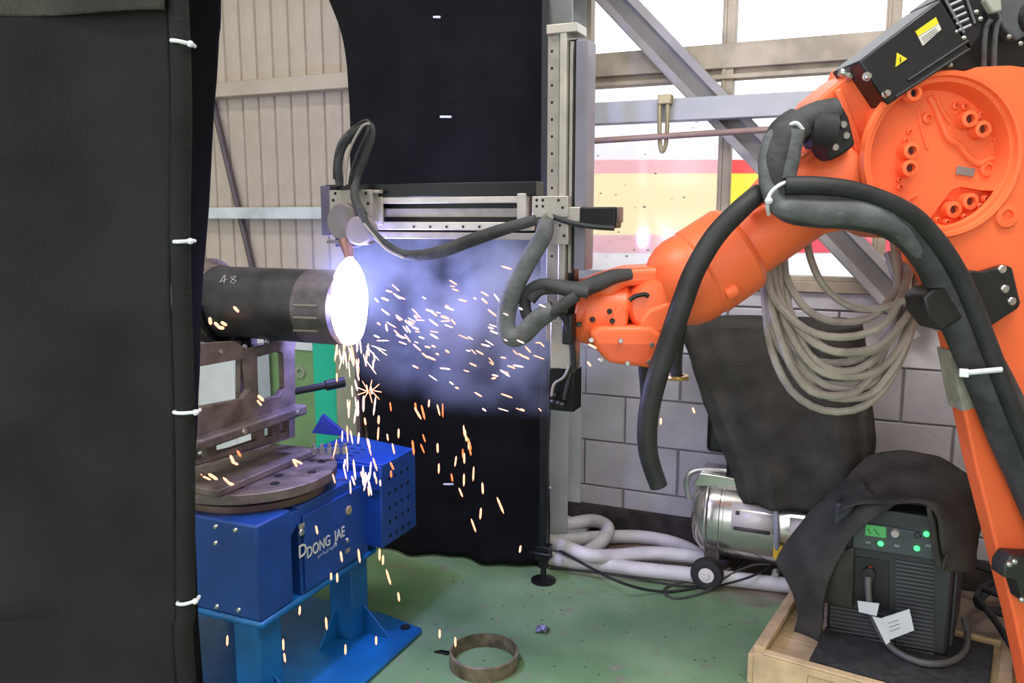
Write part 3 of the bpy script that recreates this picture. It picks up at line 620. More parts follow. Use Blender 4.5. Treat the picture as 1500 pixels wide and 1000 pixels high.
# ------------------------------------------------------------------ robot
TH = math.radians(-3)
RA = RT*math.cos(TH) - FH*math.sin(TH); RN = -FH*math.cos(TH) - RT*math.sin(TH)
RP0 = dep(845, 458, 2.25)
def rp(px, py, n=0.): return pln(px, py, RP0+RN*n, RN)
rb0 = V((.86, 2.9, 0))
rob = thing('welding_robot', tuple(rb0), 'large orange six axis robot arm reaching from the right to the torch gantry', 'robot')
def rprism(name, poly, n0, n1, m=ORANGE, bevel=.008, parent=None, seg=3):
    return MB().prism([rp(x, y, n1) for x, y in poly], RN*(n0-n1)).build(name, m, parent or rob, bevel=bevel, seg=seg)
def rcyl(name, p, q, r0, r1, n=0, m=ORANGE, bevel=.006, parent=None, n2=None, seg=32):
    return MB().cyl(rp(*p, n), rp(*q, n if n2 is None else n2), r0, r1, seg).build(name, m, parent or rob, bevel=bevel)
FN = .10  # face of the arm casting
outl = [(1287, 330), (1273, 290), (1268, 250), (1272, 205), (1290, 160), (1325, 124), (1365, 108), (1420, 103), (1432, 98), (1480, 96), (1540, 104), (1590, 160), (1610, 260), (1600, 420), (1600, 700), (1610, 900), (1620, 1120), (1515, 1120), (1494, 1000), (1474, 905), (1445, 790), (1416, 680), (1392, 600), (1366, 505), (1343, 430), (1316, 380)]
up = [p for p in outl if p[1] <= 430]
la = rprism('shoulder_casting', [(1294, 322), (1273, 290), (1268, 250), (1272, 205), (1290, 160), (1325, 124), (1365, 108), (1420, 103), (1432, 98), (1480, 96), (1540, 104), (1590, 160), (1610, 260), (1600, 440), (1388, 440), (1362, 392), (1334, 354)], .0, FN, ORANGE, 0)
lk = rprism('lower_arm', [(1358, 385), (1376, 430), (1394, 505), (1412, 600), (1429, 680), (1457, 790), (1486, 905), (1506, 1000), (1514, 1050), (1640, 1050), (1630, 900), (1610, 700), (1600, 432), (1480, 420)], .035, FN-.001, ORANGE, .007)
dc = (1378, 228); RD = 0
DR = (rp(1378, 113, FN)-rp(1378, 343, FN)).length/2
cut = MB().cyl(rp(*dc, FN-.055), rp(*dc, FN+.05)+RN*.02, DR*.90, DR*.97, 64).build('cut', ORANGE, rob, smooth=0)
ce = rp(*dc, FN)
bpy.data.objects.remove(cut)
cut = MB().cyl(ce-RN*.05, ce+RN*.05, DR*.86, DR*1.0, 64).build('cut', ORANGE, rob, smooth=0)
tw = [(1356, 318), (1386, 277), (1400, 272), (1452, 282), (1460, 290), (1448, 312), (1415, 340), (1385, 345)]
pk = MB().prism([rp(x, y, FN-.074) for x, y in [(1354, 322), (1386, 279), (1400, 274), (1452, 283), (1459, 291), (1446, 314), (1415, 340), (1385, 343)]], RN*.06).build('cut', ORANGE, rob, smooth=0)
boolcut(la, [cut, pk]); md = la.modifiers.new('bevel', 'BEVEL'); md.width = .007; md.segments = 3; md.limit_method = 'ANGLE'; md.angle_limit = math.radians(35)
def onface(px, py, h): return rp(px, py, h)
DF = FN-.05
MB().lathe(ce, RN, [(DR*.985, .0), (DR*1.0, .012), (DR*1.05, .014), (DR*1.08, 0.0)], 72).build('cover_rim', ORANGE, rob)
def boss(px, py, r, h, hole=True, n0=DF, big=False):
    q = rp(px, py, n0); mb = MB().lathe(q, RN, [(r*1.25, -.002), (r*1.05, .004), (r, h), (r*.55, h+.002)] + ([(r*.5, h-.012), (0, h-.014)] if hole else [(0, h+.002)]), 20)
    o = mb.build('boss', ORANGE, rob)
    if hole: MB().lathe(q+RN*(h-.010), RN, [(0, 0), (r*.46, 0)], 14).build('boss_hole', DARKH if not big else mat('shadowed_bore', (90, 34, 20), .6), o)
for x, y in ((1410, 176), (1429, 191), (1326, 222), (1324, 247), (1411, 295), (1387, 307)): boss(x, y, .022, .034, True, DF-(.022 if y > 290 else 0), True)
for x, y, r in ((1358, 173, .014), (1399, 155, .010), (1412, 156, .010), (1436, 169, .011), (1453, 191, .009), (1459, 203, .011), (1331, 193, .007), (1325, 206, .007), (1317, 274, .009), (1316, 263, .007), (1445, 247, .020), (1443, 291, .009), (1434, 302, .008), (1372, 322, .007), (1386, 325, .008), (1411, 317, .007)): boss(x, y, r, .007, True)
boss(1473, 316, .030, .008, True, FN); boss(1336, 137, .020, .012, True, FN); boss(1333, 374, .018, .010, True, FN)
def ridge(pts, r, n=DF): MB().tube(spline([rp(x, y, n) for x, y in pts], 6), r, 10).build('rib', ORANGE, rob)
ridge([(1360, 142), (1368, 155), (1378, 180), (1388, 203), (1404, 212), (1416, 228), (1432, 240), (1446, 234), (1460, 232)], .010)
ridge([(1372, 142), (1380, 162), (1392, 180)], .006); ridge([(1345, 160), (1350, 190), (1358, 217)], .005)
ridge([(1318, 300), (1330, 292), (1342, 286)], .006)
q = rp(1414, 251, DF+.004); MB().box(q, (.05, .004, .022), Matrix((RA, RN, RA.cross(RN))).transposed() @ Matrix.Rotation(-.15, 3, 'Y')).build('type_plate', mat('grey_type_plate', (150, 140, 138), .4, .4), rob, bevel=.001)
# elbow housing between disc and forearm
rprism('elbow_housing', [(1118, 282), (1150, 246), (1186, 222), (1192, 160), (1204, 140), (1238, 112), (1250, 104), (1256, 88), (1268, 84), (1280, 110), (1300, 150), (1330, 128), (1330, 330), (1300, 350), (1278, 340), (1240, 336), (1196, 345), (1150, 330)], -.13, .035)
rprism('elbow_rib', [(1224, 132), (1234, 128), (1276, 240), (1268, 262), (1262, 254)], .03, .055, bevel=.006)
rprism('elbow_rib', [(1206, 240), (1222, 230), (1232, 262), (1262, 280), (1240, 292), (1212, 272)], .03, .05, bevel=.006)
# forearm
rcyl('forearm', (1240, 245), (1062, 378), .118, .100, -.03)
rcyl('forearm_collar', (1086, 360), (1020, 404), .128, .132, -.03, bevel=.02)
MB().ball(rp(1012, 408, -.03), .130, 28, (1, 1, 1)).build('forearm_knuckle', ORANGE, rob)
rcyl('forearm_boss', (1062, 432), (1080, 422), .022, .020, .08)
for (x, y) in ((1107, 304), (1118, 298)): pass
rcyl('clamp_pad', (1092, 300), (1114, 286), .024, .024, .08)
# wrist
rprism('wrist_fork', [(850, 425), (880, 407), (925, 393), (968, 390), (1000, 400), (1010, 470), (985, 480), (962, 470), (955, 418), (915, 420), (895, 440)], -.13, .03, bevel=.016)
MB().lathe(rp(942, 440, -.13), RN, [(0, 0), (.070, 0), (.074, .02), (.074, .165), (.066, .18), (.045, .184), (0, .184)], 40).build('wrist_hub', ORANGE, rob)
MB().tube(spline([rp(x, y, .058) for x, y in ((922, 440), (930, 434), (944, 431), (950, 434))], 5), .006, 8).build('hub_slot', BLACK, rob)
rprism('wrist_bridge', [(935, 470), (950, 452), (985, 440), (1000, 470), (975, 488), (940, 490)], -.1, .06, bevel=.012)
rcyl('wrist_body', (846, 452), (912, 462), .092, .098, -.05, bevel=.014)
rcyl('tool_flange', (838, 450), (850, 452), .080, .088, -.05, bevel=.004)
rprism('wrist_cheek', [(893, 470), (904, 448), (918, 455), (920, 475), (905, 485)], .02, .05, bevel=.006)
rprism('motor_case', [(862, 488), (878, 478), (955, 478), (972, 490), (970, 538), (955, 540), (892, 532), (872, 508)], -.13, .07, bevel=.014)
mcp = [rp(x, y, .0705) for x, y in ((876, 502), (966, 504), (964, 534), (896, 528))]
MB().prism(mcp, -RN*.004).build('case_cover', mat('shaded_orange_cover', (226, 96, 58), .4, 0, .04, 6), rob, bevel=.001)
for x, y in ((868, 468), (848, 475), (866, 498), (909, 499), (955, 505), (880, 527), (919, 532), (893, 456), (897, 470), (973, 449), (951, 530)):
    MB().lathe(rp(x, y, .074 if y > 490 else .05), RN, [(0, .004), (.006, .004), (.008, 0)], 8).build('bolt', BLACK if y < 495 else STEEL, rob)
# motors at the top
BM = mat('satin_black_motor', (34, 32, 35), .4, .1, .15, 9)
mt = rprism('motor', [(1258, 90), (1378, -2), (1421, 72), (1301, 154)], -.04, .12, BM, .006)
for (a, b_) in (((1330, 118), (1418, 60)), ((1312, 142), (1420, 72))):
    MB().tube([rp(*a, .121), rp(*b_, .121)], .004, 8).build('motor_rib', BM, mt)
fs_ = rprism('fan_shroud', [(1380, -4), (1410, -26), (1440, 20), (1436, 50), (1424, 70), (1416, 60)], -.05, .11, BM, .004)
for k in range(6):
    a = rp(1386+5*k*.72, 0+9*k, .113); b_ = rp(1404+5*k*.72, -8+9*k, .113); MB().tube([a, b_], .0045, 6).build('grille_bar', mat('grey_grille', (110, 108, 114), .4, .2), fs_)
MB().tube([rp(1383, -4, .114), rp(1412, 48, .114)], .0035, 6).tube([rp(1412, -14, .114), rp(1428, 34, .114)], .0035, 6).build('grille_frame', mat('grey_grille', (110, 108, 114)), fs_)
mb = MB().prism([rp(x, y, .1215) for x, y in ((1341, 46), (1371, 25), (1379, 43), (1352, 67))], -RN*.002); mb.build('warning_label', mat('white_label', (210, 206, 196), .5), mt)
MB().prism([rp(x, y, .1225) for x, y in ((1341, 46), (1371, 25), (1375, 34), (1345, 53))], -RN*.002).build('label_band', YEL, mt)
for k in range(3): MB().tube([rp(1350+1.5*k, 56+2.6*k, .1222), rp(1371+1.5*k, 41+2.6*k, .1222)], .0009, 4).build('label_print', mat('grey_print', (120, 118, 116)), mt)
MB().prism([rp(x, y, .1225) for x, y in ((1312, 98), (1314, 77), (1329, 86))], -RN*.002).build('warning_triangle', YEL, mt)
MB().tube([rp(1319, 84, .1235), rp(1319, 91, .1235)], .0012, 5).build('warning_mark', BLACK, mt)
for x, y in ((1298, 137), (1270, 112)): MB().lathe(rp(x, y, .12), RN, [(0, .012), (.007, .012), (.009, .009), (.009, 0), (.012, 0), (.012, -.003)], 8).build('bolt', STEEL, mt)
MB().lathe(rp(1240, 108, .03), (RA*-1+ZZ*.2), [(0, .02), (.010, .02), (.012, .012), (.012, 0), (.022, 0), (.022, -.01)], 10).build('bolt', STEEL, rob)
m2 = rprism('motor', [(1400, 22), (1424, -20), (1530, -30), (1560, 95), (1432, 102), (1360, 108), (1330, 116), (1420, 72)], -.12, .06, BM, .006)
rprism('connector_block', [(1456, 8), (1466, -8), (1515, -8), (1525, 40), (1490, 60), (1470, 40)], .03, .10, mat('grey_connector', (92, 94, 98), .4, .2), .006)
MB().lathe(rp(1508, 28, .08), RN, [(0, .03), (.04, .03), (.045, .02), (.045, -.02)], 24).build('motor_end', BM, m2)
rprism('connector_cap', [(1443, -2), (1467, -4), (1469, 16), (1455, 19)], .10, .125, mat('pale_connector', (170, 170, 160), .5), .005)
for x0 in (1443, 1458): cab('motor_lead', [rp(x0+9, 28, .11), rp(x0+2, 40, .10), rp(x0-1, 65, .09), rp(x0-2, 100, .07)], .0065, SLEEVE, rob)
for x, y in ((1430, 18), (1436, 28), (1400, 47), (1412, 56), (1392, 95), (1478, 54), (1495, 64)): MB().ball(rp(x, y, .115 if x < 1450 else .10), .007, 8).build('bolt', STEEL, rob)
# dress pack bracket at the elbow
br = rprism('hose_bracket', [(1158, 172), (1180, 158), (1232, 150), (1244, 172), (1254, 212), (1236, 226), (1216, 236), (1204, 212), (1165, 205)], .02, .11, BLACK, .008)
for x, y in ((1238, 199), (1222, 216), (1234, 183)): MB().lathe(rp(x, y, .11), RN, [(0, .010), (.008, .010), (.010, .007), (.010, 0)], 10).build('bolt', STEEL, br)
MB().tube(spline([rp(x, y, .12) for x, y in ((1226, 160), (1200, 168), (1178, 178), (1160, 196))], 5), [.03, .036, .036, .03], 14).build('hose_boot', SLEEVED, rob)
MB().lathe(rp(1200, 190, .12), RA*-1+ZZ*.15, [(.02, -.03), (.05, -.03), (.052, .02), (.04, .03), (.02, .03)], 24).build('hose_gland', RUBBER, rob)
# textile dress pack
H = lambda x, y, n=.16: rp(x, y, n)
cab('dress_hose', [H(1172, 178), H(1152, 196), H(1140, 222), H(1137, 250), H(1142, 280), H(1162, 297, .17), H(1200, 301, .18), H(1250, 304, .18), H(1300, 316, .18), H(1340, 342, .17), H(1372, 388, .16), H(1392, 440, .155), H(1416, 490, .15), H(1450, 560, .15), H(1486, 640, .15), H(1524, 720, .15), H(1556, 800, .15), H(1585, 900, .14), H(1600, 1010, .12)],
    [.040, .046, .046, .044, .046, .052, .056, .056, .054, .052, .050, .048, .052, .058, .064, .068, .068, .066, .06], SLEEVED, rob, 18, 6)
cab('dress_hose', [H(1165, 190, .19), H(1160, 225, .19), H(1152, 262, .19)], .022, SLEEVE, rob, 12)
cab('dress_hose', [H(1150, 186, .17), H(1128, 205, .17), H(1122, 240, .17), H(1126, 275, .18), H(1140, 300, .2), H(1166, 306, .21), H(1210, 310, .215), H(1260, 312, .215), H(1310, 327, .20), H(1350, 366, .18), H(1378, 410, .16)], [.016, .018, .018, .02, .024, .030, .034, .034, .032, .028, .024], SLEEVE, rob, 14)
cab('air_hose', [H(1150, 272, .21), H(1195, 272, .225), H(1250, 279, .225), H(1305, 298, .225), H(1350, 328, .22), H(1388, 374, .215), H(1418, 430, .21), H(1446, 500, .21), H(1478, 585, .21), H(1520, 690, .21), H(1556, 790, .21), H(1590, 900, .19), H(1606, 1000, .15)], .023, RUBBER, rob, 12)
MB().tube(spline([H(x, y, n) for x, y, n in ((1154, 266, .21), (1140, 272, .225), (1128, 284, .22), (1124, 300, .215), (1126, 314, .19))], 5), .005, 8).ball(H(1126, 294, .225), .010, 8).build('tie', TIE, rob)
MB().tube(spline([H(1152, 186, .19), H(1166, 180, .205), H(1176, 190, .2)], 5), .005, 8).build('tie', TIE, rob)
# textile wrinkles: a sleeve flap over the lower pack
# lower bracket
rprism('hose_bracket', [(1410, 402), (1425, 396), (1440, 398), (1474, 388), (1484, 392), (1496, 444), (1492, 452), (1452, 478), (1440, 470)], FN, FN+.03, BLACK, .006)
b2 = rprism('hose_clamp', [(1352, 436), (1366, 424), (1420, 412), (1428, 440), (1420, 462), (1378, 486), (1358, 462)], FN, FN+.10, BLACK, .008)
for x, y, n in ((1467, 394, FN+.03), (1481, 441, FN+.03), (1471, 423, FN+.03)): MB().lathe(rp(x, y, n), RN, [(0, .008), (.009, .008), (.012, .005), (.012, 0)], 8).build('bolt', STEEL, rob)
MB().lathe(rp(1372, 479, FN+.05), RN, [(0, .01), (.009, .01), (.011, .006), (.011, 0)], 8).build('bolt', STEEL, rob)
p, q = H(1412, 546, .225), H(1468, 541, .24)
MB().tube([p, q], .0075, 8).box(p, (.022, .02, .02)).build('tie', TIE, rob, bevel=.002)
# grey tape on the arm's edge
rprism('grey_tape', [(1393, 514), (1425, 505), (1438, 545), (1448, 592), (1410, 602), (1401, 556)], .033, FN+.0025, mat('grey_tape', (158, 152, 142), .6, 0, .15, 20), .001)
# joint bracket low on the arm
lb = rprism('valve_bracket', [(1472, 828), (1482, 814), (1560, 818), (1560, 880), (1500, 884), (1490, 850), (1470, 846)], FN, FN+.06, mat('dark_bracket', (58, 58, 58), .45, .4), .006)
for x, y in ((1478, 826), (1486, 822), (1497, 878)): MB().ball(rp(x, y, FN+.062), .009, 8).build('bolt', STEEL, lb)
boss(1478, 806, .018, .01, False, FN-.02)
# base below the frame
k0 = V((.86, 2.92, 0))
MB().lathe((k0.x, k0.y, 0), ZZ, [(0, 0), (.26, 0), (.26, .03), (.22, .05), (.2, .24), (.17, .28), (0, .28)], 48).build('base', ORANGE, rob)
# hanging hoses on the forearm
hs = MB().tube(spline([rp(1112, 282, .14), rp(1085, 306, .17), rp(1048, 345, .17), rp(1018, 395, .17), rp(1000, 442, .17), rp(980, 500, .165), rp(960, 560, .16), rp(949, 615, .155), rp(950, 665, .15), rp(965, 712, .15)], 6), [.024, .026, .027, .027, .028, .028, .028, .027, .026, .024], 14).build('rubber_hose', RUBBER, base=rp(1112, 282, .14)); tag(hs, 'thick black hose hanging down in front of the orange forearm', 'hose')
hs = MB().tube(spline([rp(942, 528, -.04), rp(944, 560, -.04), rp(946, 600, -.04), rp(950, 640, -.02), rp(956, 668, .0)], 6), [.016, .014, .012, .010, .009], 10).build('rubber_hose', RUBBER, base=rp(942, 528, -.04)); tag(hs, 'thin dark hose hanging under the wrist motor case', 'hose')
hs = thing('rubber_hose', tuple(rp(992, 470, -.2)), 'short dark hose with a brass end hanging below the forearm knuckle', 'hose')
MB().tube(spline([rp(1000, 462, -.12), rp(994, 500, -.16), rp(990, 530, -.17), rp(991, 550, -.17)], 5), .018, 12).build('hose_body', RUBBER, hs)
MB().lathe(rp(992, 552, -.17), ZZ, [(.02, -.006), (.034, -.006), (.036, 0), (.034, .006), (.02, .006), (.02, -.006)], 28).build('brass_end', mat('brass', (200, 160, 100), .35, .7), hs)
# wrist dress cable
hs = MB().tube(spline([rp(924, 402, .02), rp(900, 405, .03), rp(874, 415, .05), rp(848, 424, .06), rp(815, 420, .06), rp(790, 424, .05), rp(776, 440, .05)], 6), [.016, .020, .024, .022, .02, .018, .016], 12).build('wrist_cable', SLEEVED, base=rp(924, 402, .02)); tag(hs, 'black wrapped cable over the robot wrist to the gantry mast', 'cable')
hs = MB().tube(spline([rp(812, 455, .05), rp(824, 462, .05), rp(832, 480, .05), rp(838, 505, .04), rp(840, 545, .03)], 5), .009, 8).build('drop_cable', RUBBER, base=rp(812, 455, .05)); tag(hs, 'thin black cable dropping along the gantry mast beside the tool flange', 'cable')
gp('mast_plug', 822, 460, 838, 505, YG-.06, .04, BLACK, .006)
# ------------------------------------------------------------------ coil of grey cable on the forearm
cc = thing('cable_coil', tuple(rp(1230, 350, -.16)), 'large coil of grey cable hanging from the orange forearm', 'cable')
loops = [(1232, 402, 114, 201, 0.00), (1236, 396, 106, 188, .02), (1230, 392, 112, 172, -.03), (1242, 394, 104, 158, .03), (1224, 382, 100, 150, -.05), (1240, 374, 104, 142, .05), (1246, 388, 98, 130, -.01), (1226, 366, 106, 128, .06), (1240, 352, 94, 120, -.06), (1222, 398, 92, 182, .04), (1244, 400, 100, 170, -.04), (1232, 384, 88, 160, .01)]
for i, (cx, cy, rx, ry, off) in enumerate(loops):
    pts = []; tl = random.uniform(-.12, .12)+(.10 if i % 2 else -.02)
    for k in range(44):
        a = 2*math.pi*k/44; x = rx*math.copysign(abs(math.cos(a))**.85, math.cos(a)); y = ry*math.sin(a)
        x += tl*y*.22+7*noise.noise(V((math.cos(a)*2, math.sin(a)*2, i*3.1))); low = (1+math.sin(a))/2
        pts.append(rp(cx+x, cy+y, -.17+off*.5+.16*low*low+.012*math.sin(a*2+i)))
    MB().tube(pts, .0112, 8, closed=True).build('cable_loop', CABLE, cc)
MB().tube(spline([rp(1180, 335, -.16), rp(1188, 380, -.1), rp(1208, 420, -.08), rp(1245, 448, -.07), rp(1290, 452, -.06), rp(1345, 432, .04), rp(1360, 428, .12)], 7), .0112, 8).build('cable_tail', CABLE, cc)
MB().tube(spline([rp(1300, 370, -.16), rp(1318, 420, -.1), rp(1345, 440, .0)], 6), .0112, 8).build('cable_tail', CABLE, cc)
# hanger clip on the purlin
hk = thing('clamp_hanger', tuple(py_(971, 148, YW-.17)), 'brass coloured wire clip hooked over the grey purlin in front of the window', 'clip')
K = lambda x, y, d=.185: py_(x, y, YW-d)
MB().tube(spline([K(966, 152), K(966, 190), K(967, 212), K(970, 222), K(975, 212), K(977, 190), K(978, 150)], 5), .009, 8).build('wire_loop', mat('dull_brass', (172, 160, 128), .4, .5), hk)
mb = MB(); slab(mb, 963, 138, 983, 152, YW-.2, .05); mb.build('clip_head', mat('dull_brass', (172, 160, 128)), hk, bevel=.004)
# ------------------------------------------------------------------ compressor with steel tank and its cloth
tk = thing('air_compressor', (-.35, 3.35, 0), 'polished steel tank on wheels lying along the wall under the black cloth', 'compressor')
TY_, TZ_, TRd = 3.36, .27, .175
MB().lathe((-.62, TY_, TZ_), (1, 0, 0), [(0, 0), (.08, .004), (.13, .02), (.162, .05), (.174, .09), (TRd, .11), (TRd, .13), (TRd*.985, .133), (TRd*.985, .145), (TRd, .148), (TRd, .78), (.16, .83), (.1, .87), (0, .88)], 56).build('tank', CHROME, tk)
MB().lathe((-.55, TY_, TZ_), (1, 0, 0), [(TRd*1.01, 0), (TRd*1.03, .004), (TRd*1.03, .01), (TRd*1.01, .014)], 56).build('band', STEEL, tk)
wq = V((-.525, 3.20, .07))
for yy in (3.165, 3.50):
    wh = MB().lathe((-.525, yy, .066), (0, 1, 0), [(.03, 0), (.042, -.004), (.06, 0), (.066, .012), (.066, .03), (.05, .042), (.03, .04)], 32).build('wheel', RUBBER, tk)
    MB().lathe((-.525, yy-.001, .066), (0, 1, 0), [(0, -.004), (.012, -.006), (.014, .002), (.040, .0), (.044, .006), (.044, .02)], 32).build('wheel_hub', mat('white_hub', (214, 208, 204), .4), wh)
MB().box((-.525, TY_-.01, .095), (.05, .30, .03)).cyl((-.525, 3.18, .066), (-.525, 3.53, .066), .01, n=10).box((-.52, TY_-.1, .125), (.06, .03, .07)).build('axle', FIXT, tk, bevel=.003)
MB().box((.08, TY_-.06, .05), (.05, .05, .10)).box((.08, TY_+.06, .05), (.05, .05, .10)).build('foot', RUBBER, tk, bevel=.004)
MB().tube(spline([(-.63, TY_-.06, .33), (-.64, TY_-.07, .41), (-.60, TY_-.07, .46), (-.46, TY_-.07, .475), (-.36, TY_-.07, .455)], 6), .012, 10).build('handle', STEEL, tk)
MB().prism([(-.61, TY_-.11, .40), (-.58, TY_-.11, .465), (-.36, TY_-.11, .455), (-.36, TY_-.11, .43)], V((0, .16, 0))).build('shroud', CHROME, tk, bevel=.006)
def tband(x0, x1, z, h, m, name):
    pts = []
    rows_ = []
    for s_ in (z-h/2, z, z+h/2):
        dy = math.sqrt(max(0, (TRd+.0015)**2-(s_-TZ_)**2)); rows_.append([V((x0, TY_-dy, s_)), V((x1, TY_-dy, s_))])
    MB().grid(rows_).build(name, m, tk, solid=.001)
PL = mat('silver_label', (214, 206, 206), .4, .1, .03); DK = mat('dark_print', (70, 64, 66), .6)
tband(-.44, -.27, .32, .10, PL, 'label'); tband(-.43, -.29, .275, .016, DK, 'label_print'); tband(-.425, -.41, .335, .014, DK, 'label_mark')
tband(-.22, -.05, .30, .09, PL, 'label'); tband(-.21, -.07, .262, .014, DK, 'label_print')
MB().box((-.255, TY_-.19, .21), (.035, .02, .055)).build('yellow_tag', mat('yellow_tag', (222, 182, 40), .5), tk, bevel=.004)
MB().lathe((-.26, TY_-.175, .12), (0, -1, 0), [(0, .03), (.012, .03), (.016, .02), (.016, 0)], 14).build('drain_valve', STEEL, tk)
MB().box((-.28, TY_, .52), (.40, .20, .18)).box((-.28, TY_, .78), (.56, .22, .46)).build('pump_block', BLACKM, tk, bevel=.02)
cab('air_line', [V((-.30, TY_-.14, .44)), V((-.27, TY_-.195, .36)), V((-.262, TY_-.20, .26)), V((-.26, TY_-.19, .22))], .011, mat('grey_air_line', (150, 152, 168), .5), tk)
# cloth: rings from the flat top down to the uneven hem
def drape():
    rings = []; n = 72
    spec = [(0., .0), (.5, 0), (.93, 0), (1, .3)]
    rows = []
    levels = [(478, 997, 1262, 1.0), (500, 999, 1266, 1.0), (560, 1020, 1272, 1.0), (620, 1042, 1280, 1.0), (680, 1064, 1278, .95), (737, 1085, 1244, .9)]
    Yc = 3.33
    for li, (py, x0, x1, dd) in enumerate(levels):
        a, b_ = py_(x0, py, Yc-.1), py_(x1, py, Yc-.1); cx = (a.x+b_.x)/2; hx = (b_.x-a.x)/2; z = (a.z+b_.z)/2; hy = .18*dd; row = []
        for k in range(n):
            t_ = 2*math.pi*k/n; e = .45; c_, s_ = math.cos(t_), math.sin(t_)
            fo = 1+(.05*math.sin(t_*11+1)+.03*math.sin(t_*17))*min(1, li*.35)
            row.append(V((cx+hx*math.copysign(abs(c_)**e, c_), Yc+hy*math.copysign(abs(s_)**.6, s_)*fo, z+(a.z-z)*(-c_)*.9+(.008*math.sin(t_*5) if li == 5 else 0))))
        rows.append(row)
    cols = [spline([r[k] for r in rows], 6) for k in range(n)]; g = [list(r) for r in zip(*cols)]
    mb = MB(); m = len(g)
    for i in range(m):
        for k in range(n):
            p = g[i][k]; am = .012*min(1, i/8)
            fold_ = .034*min(1, i/10)*max(0, math.sin((p.x*26)+p.z*5))**2
            g[i][k] = p+V((noise.noise(p*9)*am, noise.noise(p*9+V((5, 1, 2)))*am-(fold_ if p.y < Yc else -fold_), 0))
    vs = [p for r in g for p in r]; top = [g[0][k].lerp(sum(g[0], V())/n, .12)+ZZ*.010 for k in range(n)]; top2 = [g[0][k].lerp(sum(g[0], V())/n, .6)+ZZ*(.012+.006*noise.noise(g[0][k]*8)) for k in range(n)]; cen = sum(g[0], V())/n+ZZ*.012
    fsx = [(i*n+k, i*n+(k+1) % n, (i+1)*n+(k+1) % n, (i+1)*n+k) for i in range(m-1) for k in range(n)]
    o = m*n; vs += top+top2+[cen]; fsx += [(k, o+k, o+(k+1) % n, (k+1) % n) for k in range(n)]+[(o+k, o+n+k, o+n+(k+1) % n, o+(k+1) % n) for k in range(n)]+[(o+n+k, o+2*n, o+n+(k+1) % n) for k in range(n)]
    o = MB().add(vs, fsx).build('cloth_cover', CLOTHG, smooth=60, solid=.003); tag(o, 'charcoal cloth draped over the machine above the steel tank', 'cloth')
drape()
# ------------------------------------------------------------------ white hoses on the floor
def fpts(L_, r): return [flo(x, y, r) + ZZ*(dz if True else 0) for x, y, dz in [(q+(0,))[:3] if len(q) == 2 else q for q in L_]]
def ribbed(pts, r, seg):
    P = spline(pts, seg); out = MB(); R_ = [r*(1+.022*(1 if i % 2 else -1)) for i in range(len(P))]
    return out.tube(P, R_, 12)
HR = .031
o = ribbed(fpts([(1160, 858), (1110, 852), (1060, 846), (1000, 840), (940, 834), (880, 826), (825, 820), (760, 806), (748, 792), (775, 780), (830, 771, .01), (868, 771, .03), (890, 785, .04), (880, 803, .03), (850, 812, .0), (800, 815, .0)], HR), HR, 14).build('vacuum_hose', HOSE); tag(o, 'white ribbed hose looped on the floor and running under the crate corner', 'hose')
o = ribbed(fpts([(1032, 822), (1022, 812), (1000, 800), (970, 791), (935, 786), (900, 786), (862, 788), (820, 792), (770, 790), (735, 778), (760, 764), (806, 763), (840, 762)], HR), HR, 14).build('vacuum_hose', HOSE); tag(o, 'white ribbed hose curving along the dark kerb to the compressor wheel', 'hose')
o = ribbed(fpts([(1040, 829, .03), (1000, 823, .03), (950, 820, .03), (900, 824, .03), (860, 829, .05), (815, 815, .06), (780, 806, .06)], HR), HR, 14).build('vacuum_hose', HOSE); tag(o, 'straight run of white ribbed hose ending behind the compressor wheel', 'hose')
# black cables on the floor
def fcab(L_, r, m, label, name='floor_cable'):
    o = MB().tube(spline([flo(q[0], q[1], r+(q[2] if len(q) > 2 else 0)) for q in L_], 8), r, 8).build(name, m); tag(o, label, 'cable'); return o
fcab([(800, 796, .05), (830, 812, .075), (870, 834, .07), (905, 851, .07), (945, 863, .02), (985, 866), (1030, 858), (1062, 846), (1090, 822, .06), (1110, 780, .12)], .006, RUBBER, 'black cable crossing the white hoses from the curtain foot')
fcab([(806, 832), (850, 836, .02), (900, 842, .02), (960, 852), (1000, 858), (1050, 857), (1095, 846, .06), (1130, 830, .08)], .005, RUBBER, 'thin dark cable lying beside the lowest white hose')
fcab([(1130, 826, .1), (1100, 828, .08), (1062, 846, .04), (1030, 868), (990, 876), (972, 866), (985, 856), (1020, 850), (1070, 832, .06)], .005, mat('grey_black_cable', (70, 68, 68), .5), 'grey black cable making a small loop near the compressor wheel')
# ------------------------------------------------------------------ crate and welding power source
CO = V((-.262, 2.575, 0)); CR = math.radians(-9); ex = V((math.cos(CR), math.sin(CR), 0)); ey = V((-math.sin(CR), math.cos(CR), 0)); CM = Matrix((ex, ey, ZZ)).transposed()
cr = thing('wooden_crate', tuple(CO), 'shallow pale pine crate on the floor under the welding machine', 'crate')
def cpt(u, v, z): return CO+ex*u+ey*v+ZZ*z
def cbox(name, u0, u1, v0, v1, z0, z1, m, parent=cr, bevel=.003):
    return MB().box(cpt((u0+u1)/2, (v0+v1)/2, (z0+z1)/2), (u1-u0, v1-v0, z1-z0), CM).build(name, m, parent, bevel=bevel)
CW, CD = .70, .50
cbox('floor_board', .02, CW-.02, .02, .17, .070, .085, WOOD); cbox('floor_board', .02, CW-.02, .175, .33, .070, .085, WOOD); cbox('floor_board', .02, CW-.02, .335, CD-.02, .070, .085, WOOD)
cbox('runner', .06, .12, .02, CD-.02, 0, .070, WOOD2); cbox('runner', CW-.12, CW-.06, .02, CD-.02, 0, .070, WOOD2)
cbox('front_board', 0, CW, -.018, 0, .0, .108, WOOD); cbox('back_board', 0, CW, CD, CD+.018, .0, .10, WOOD)
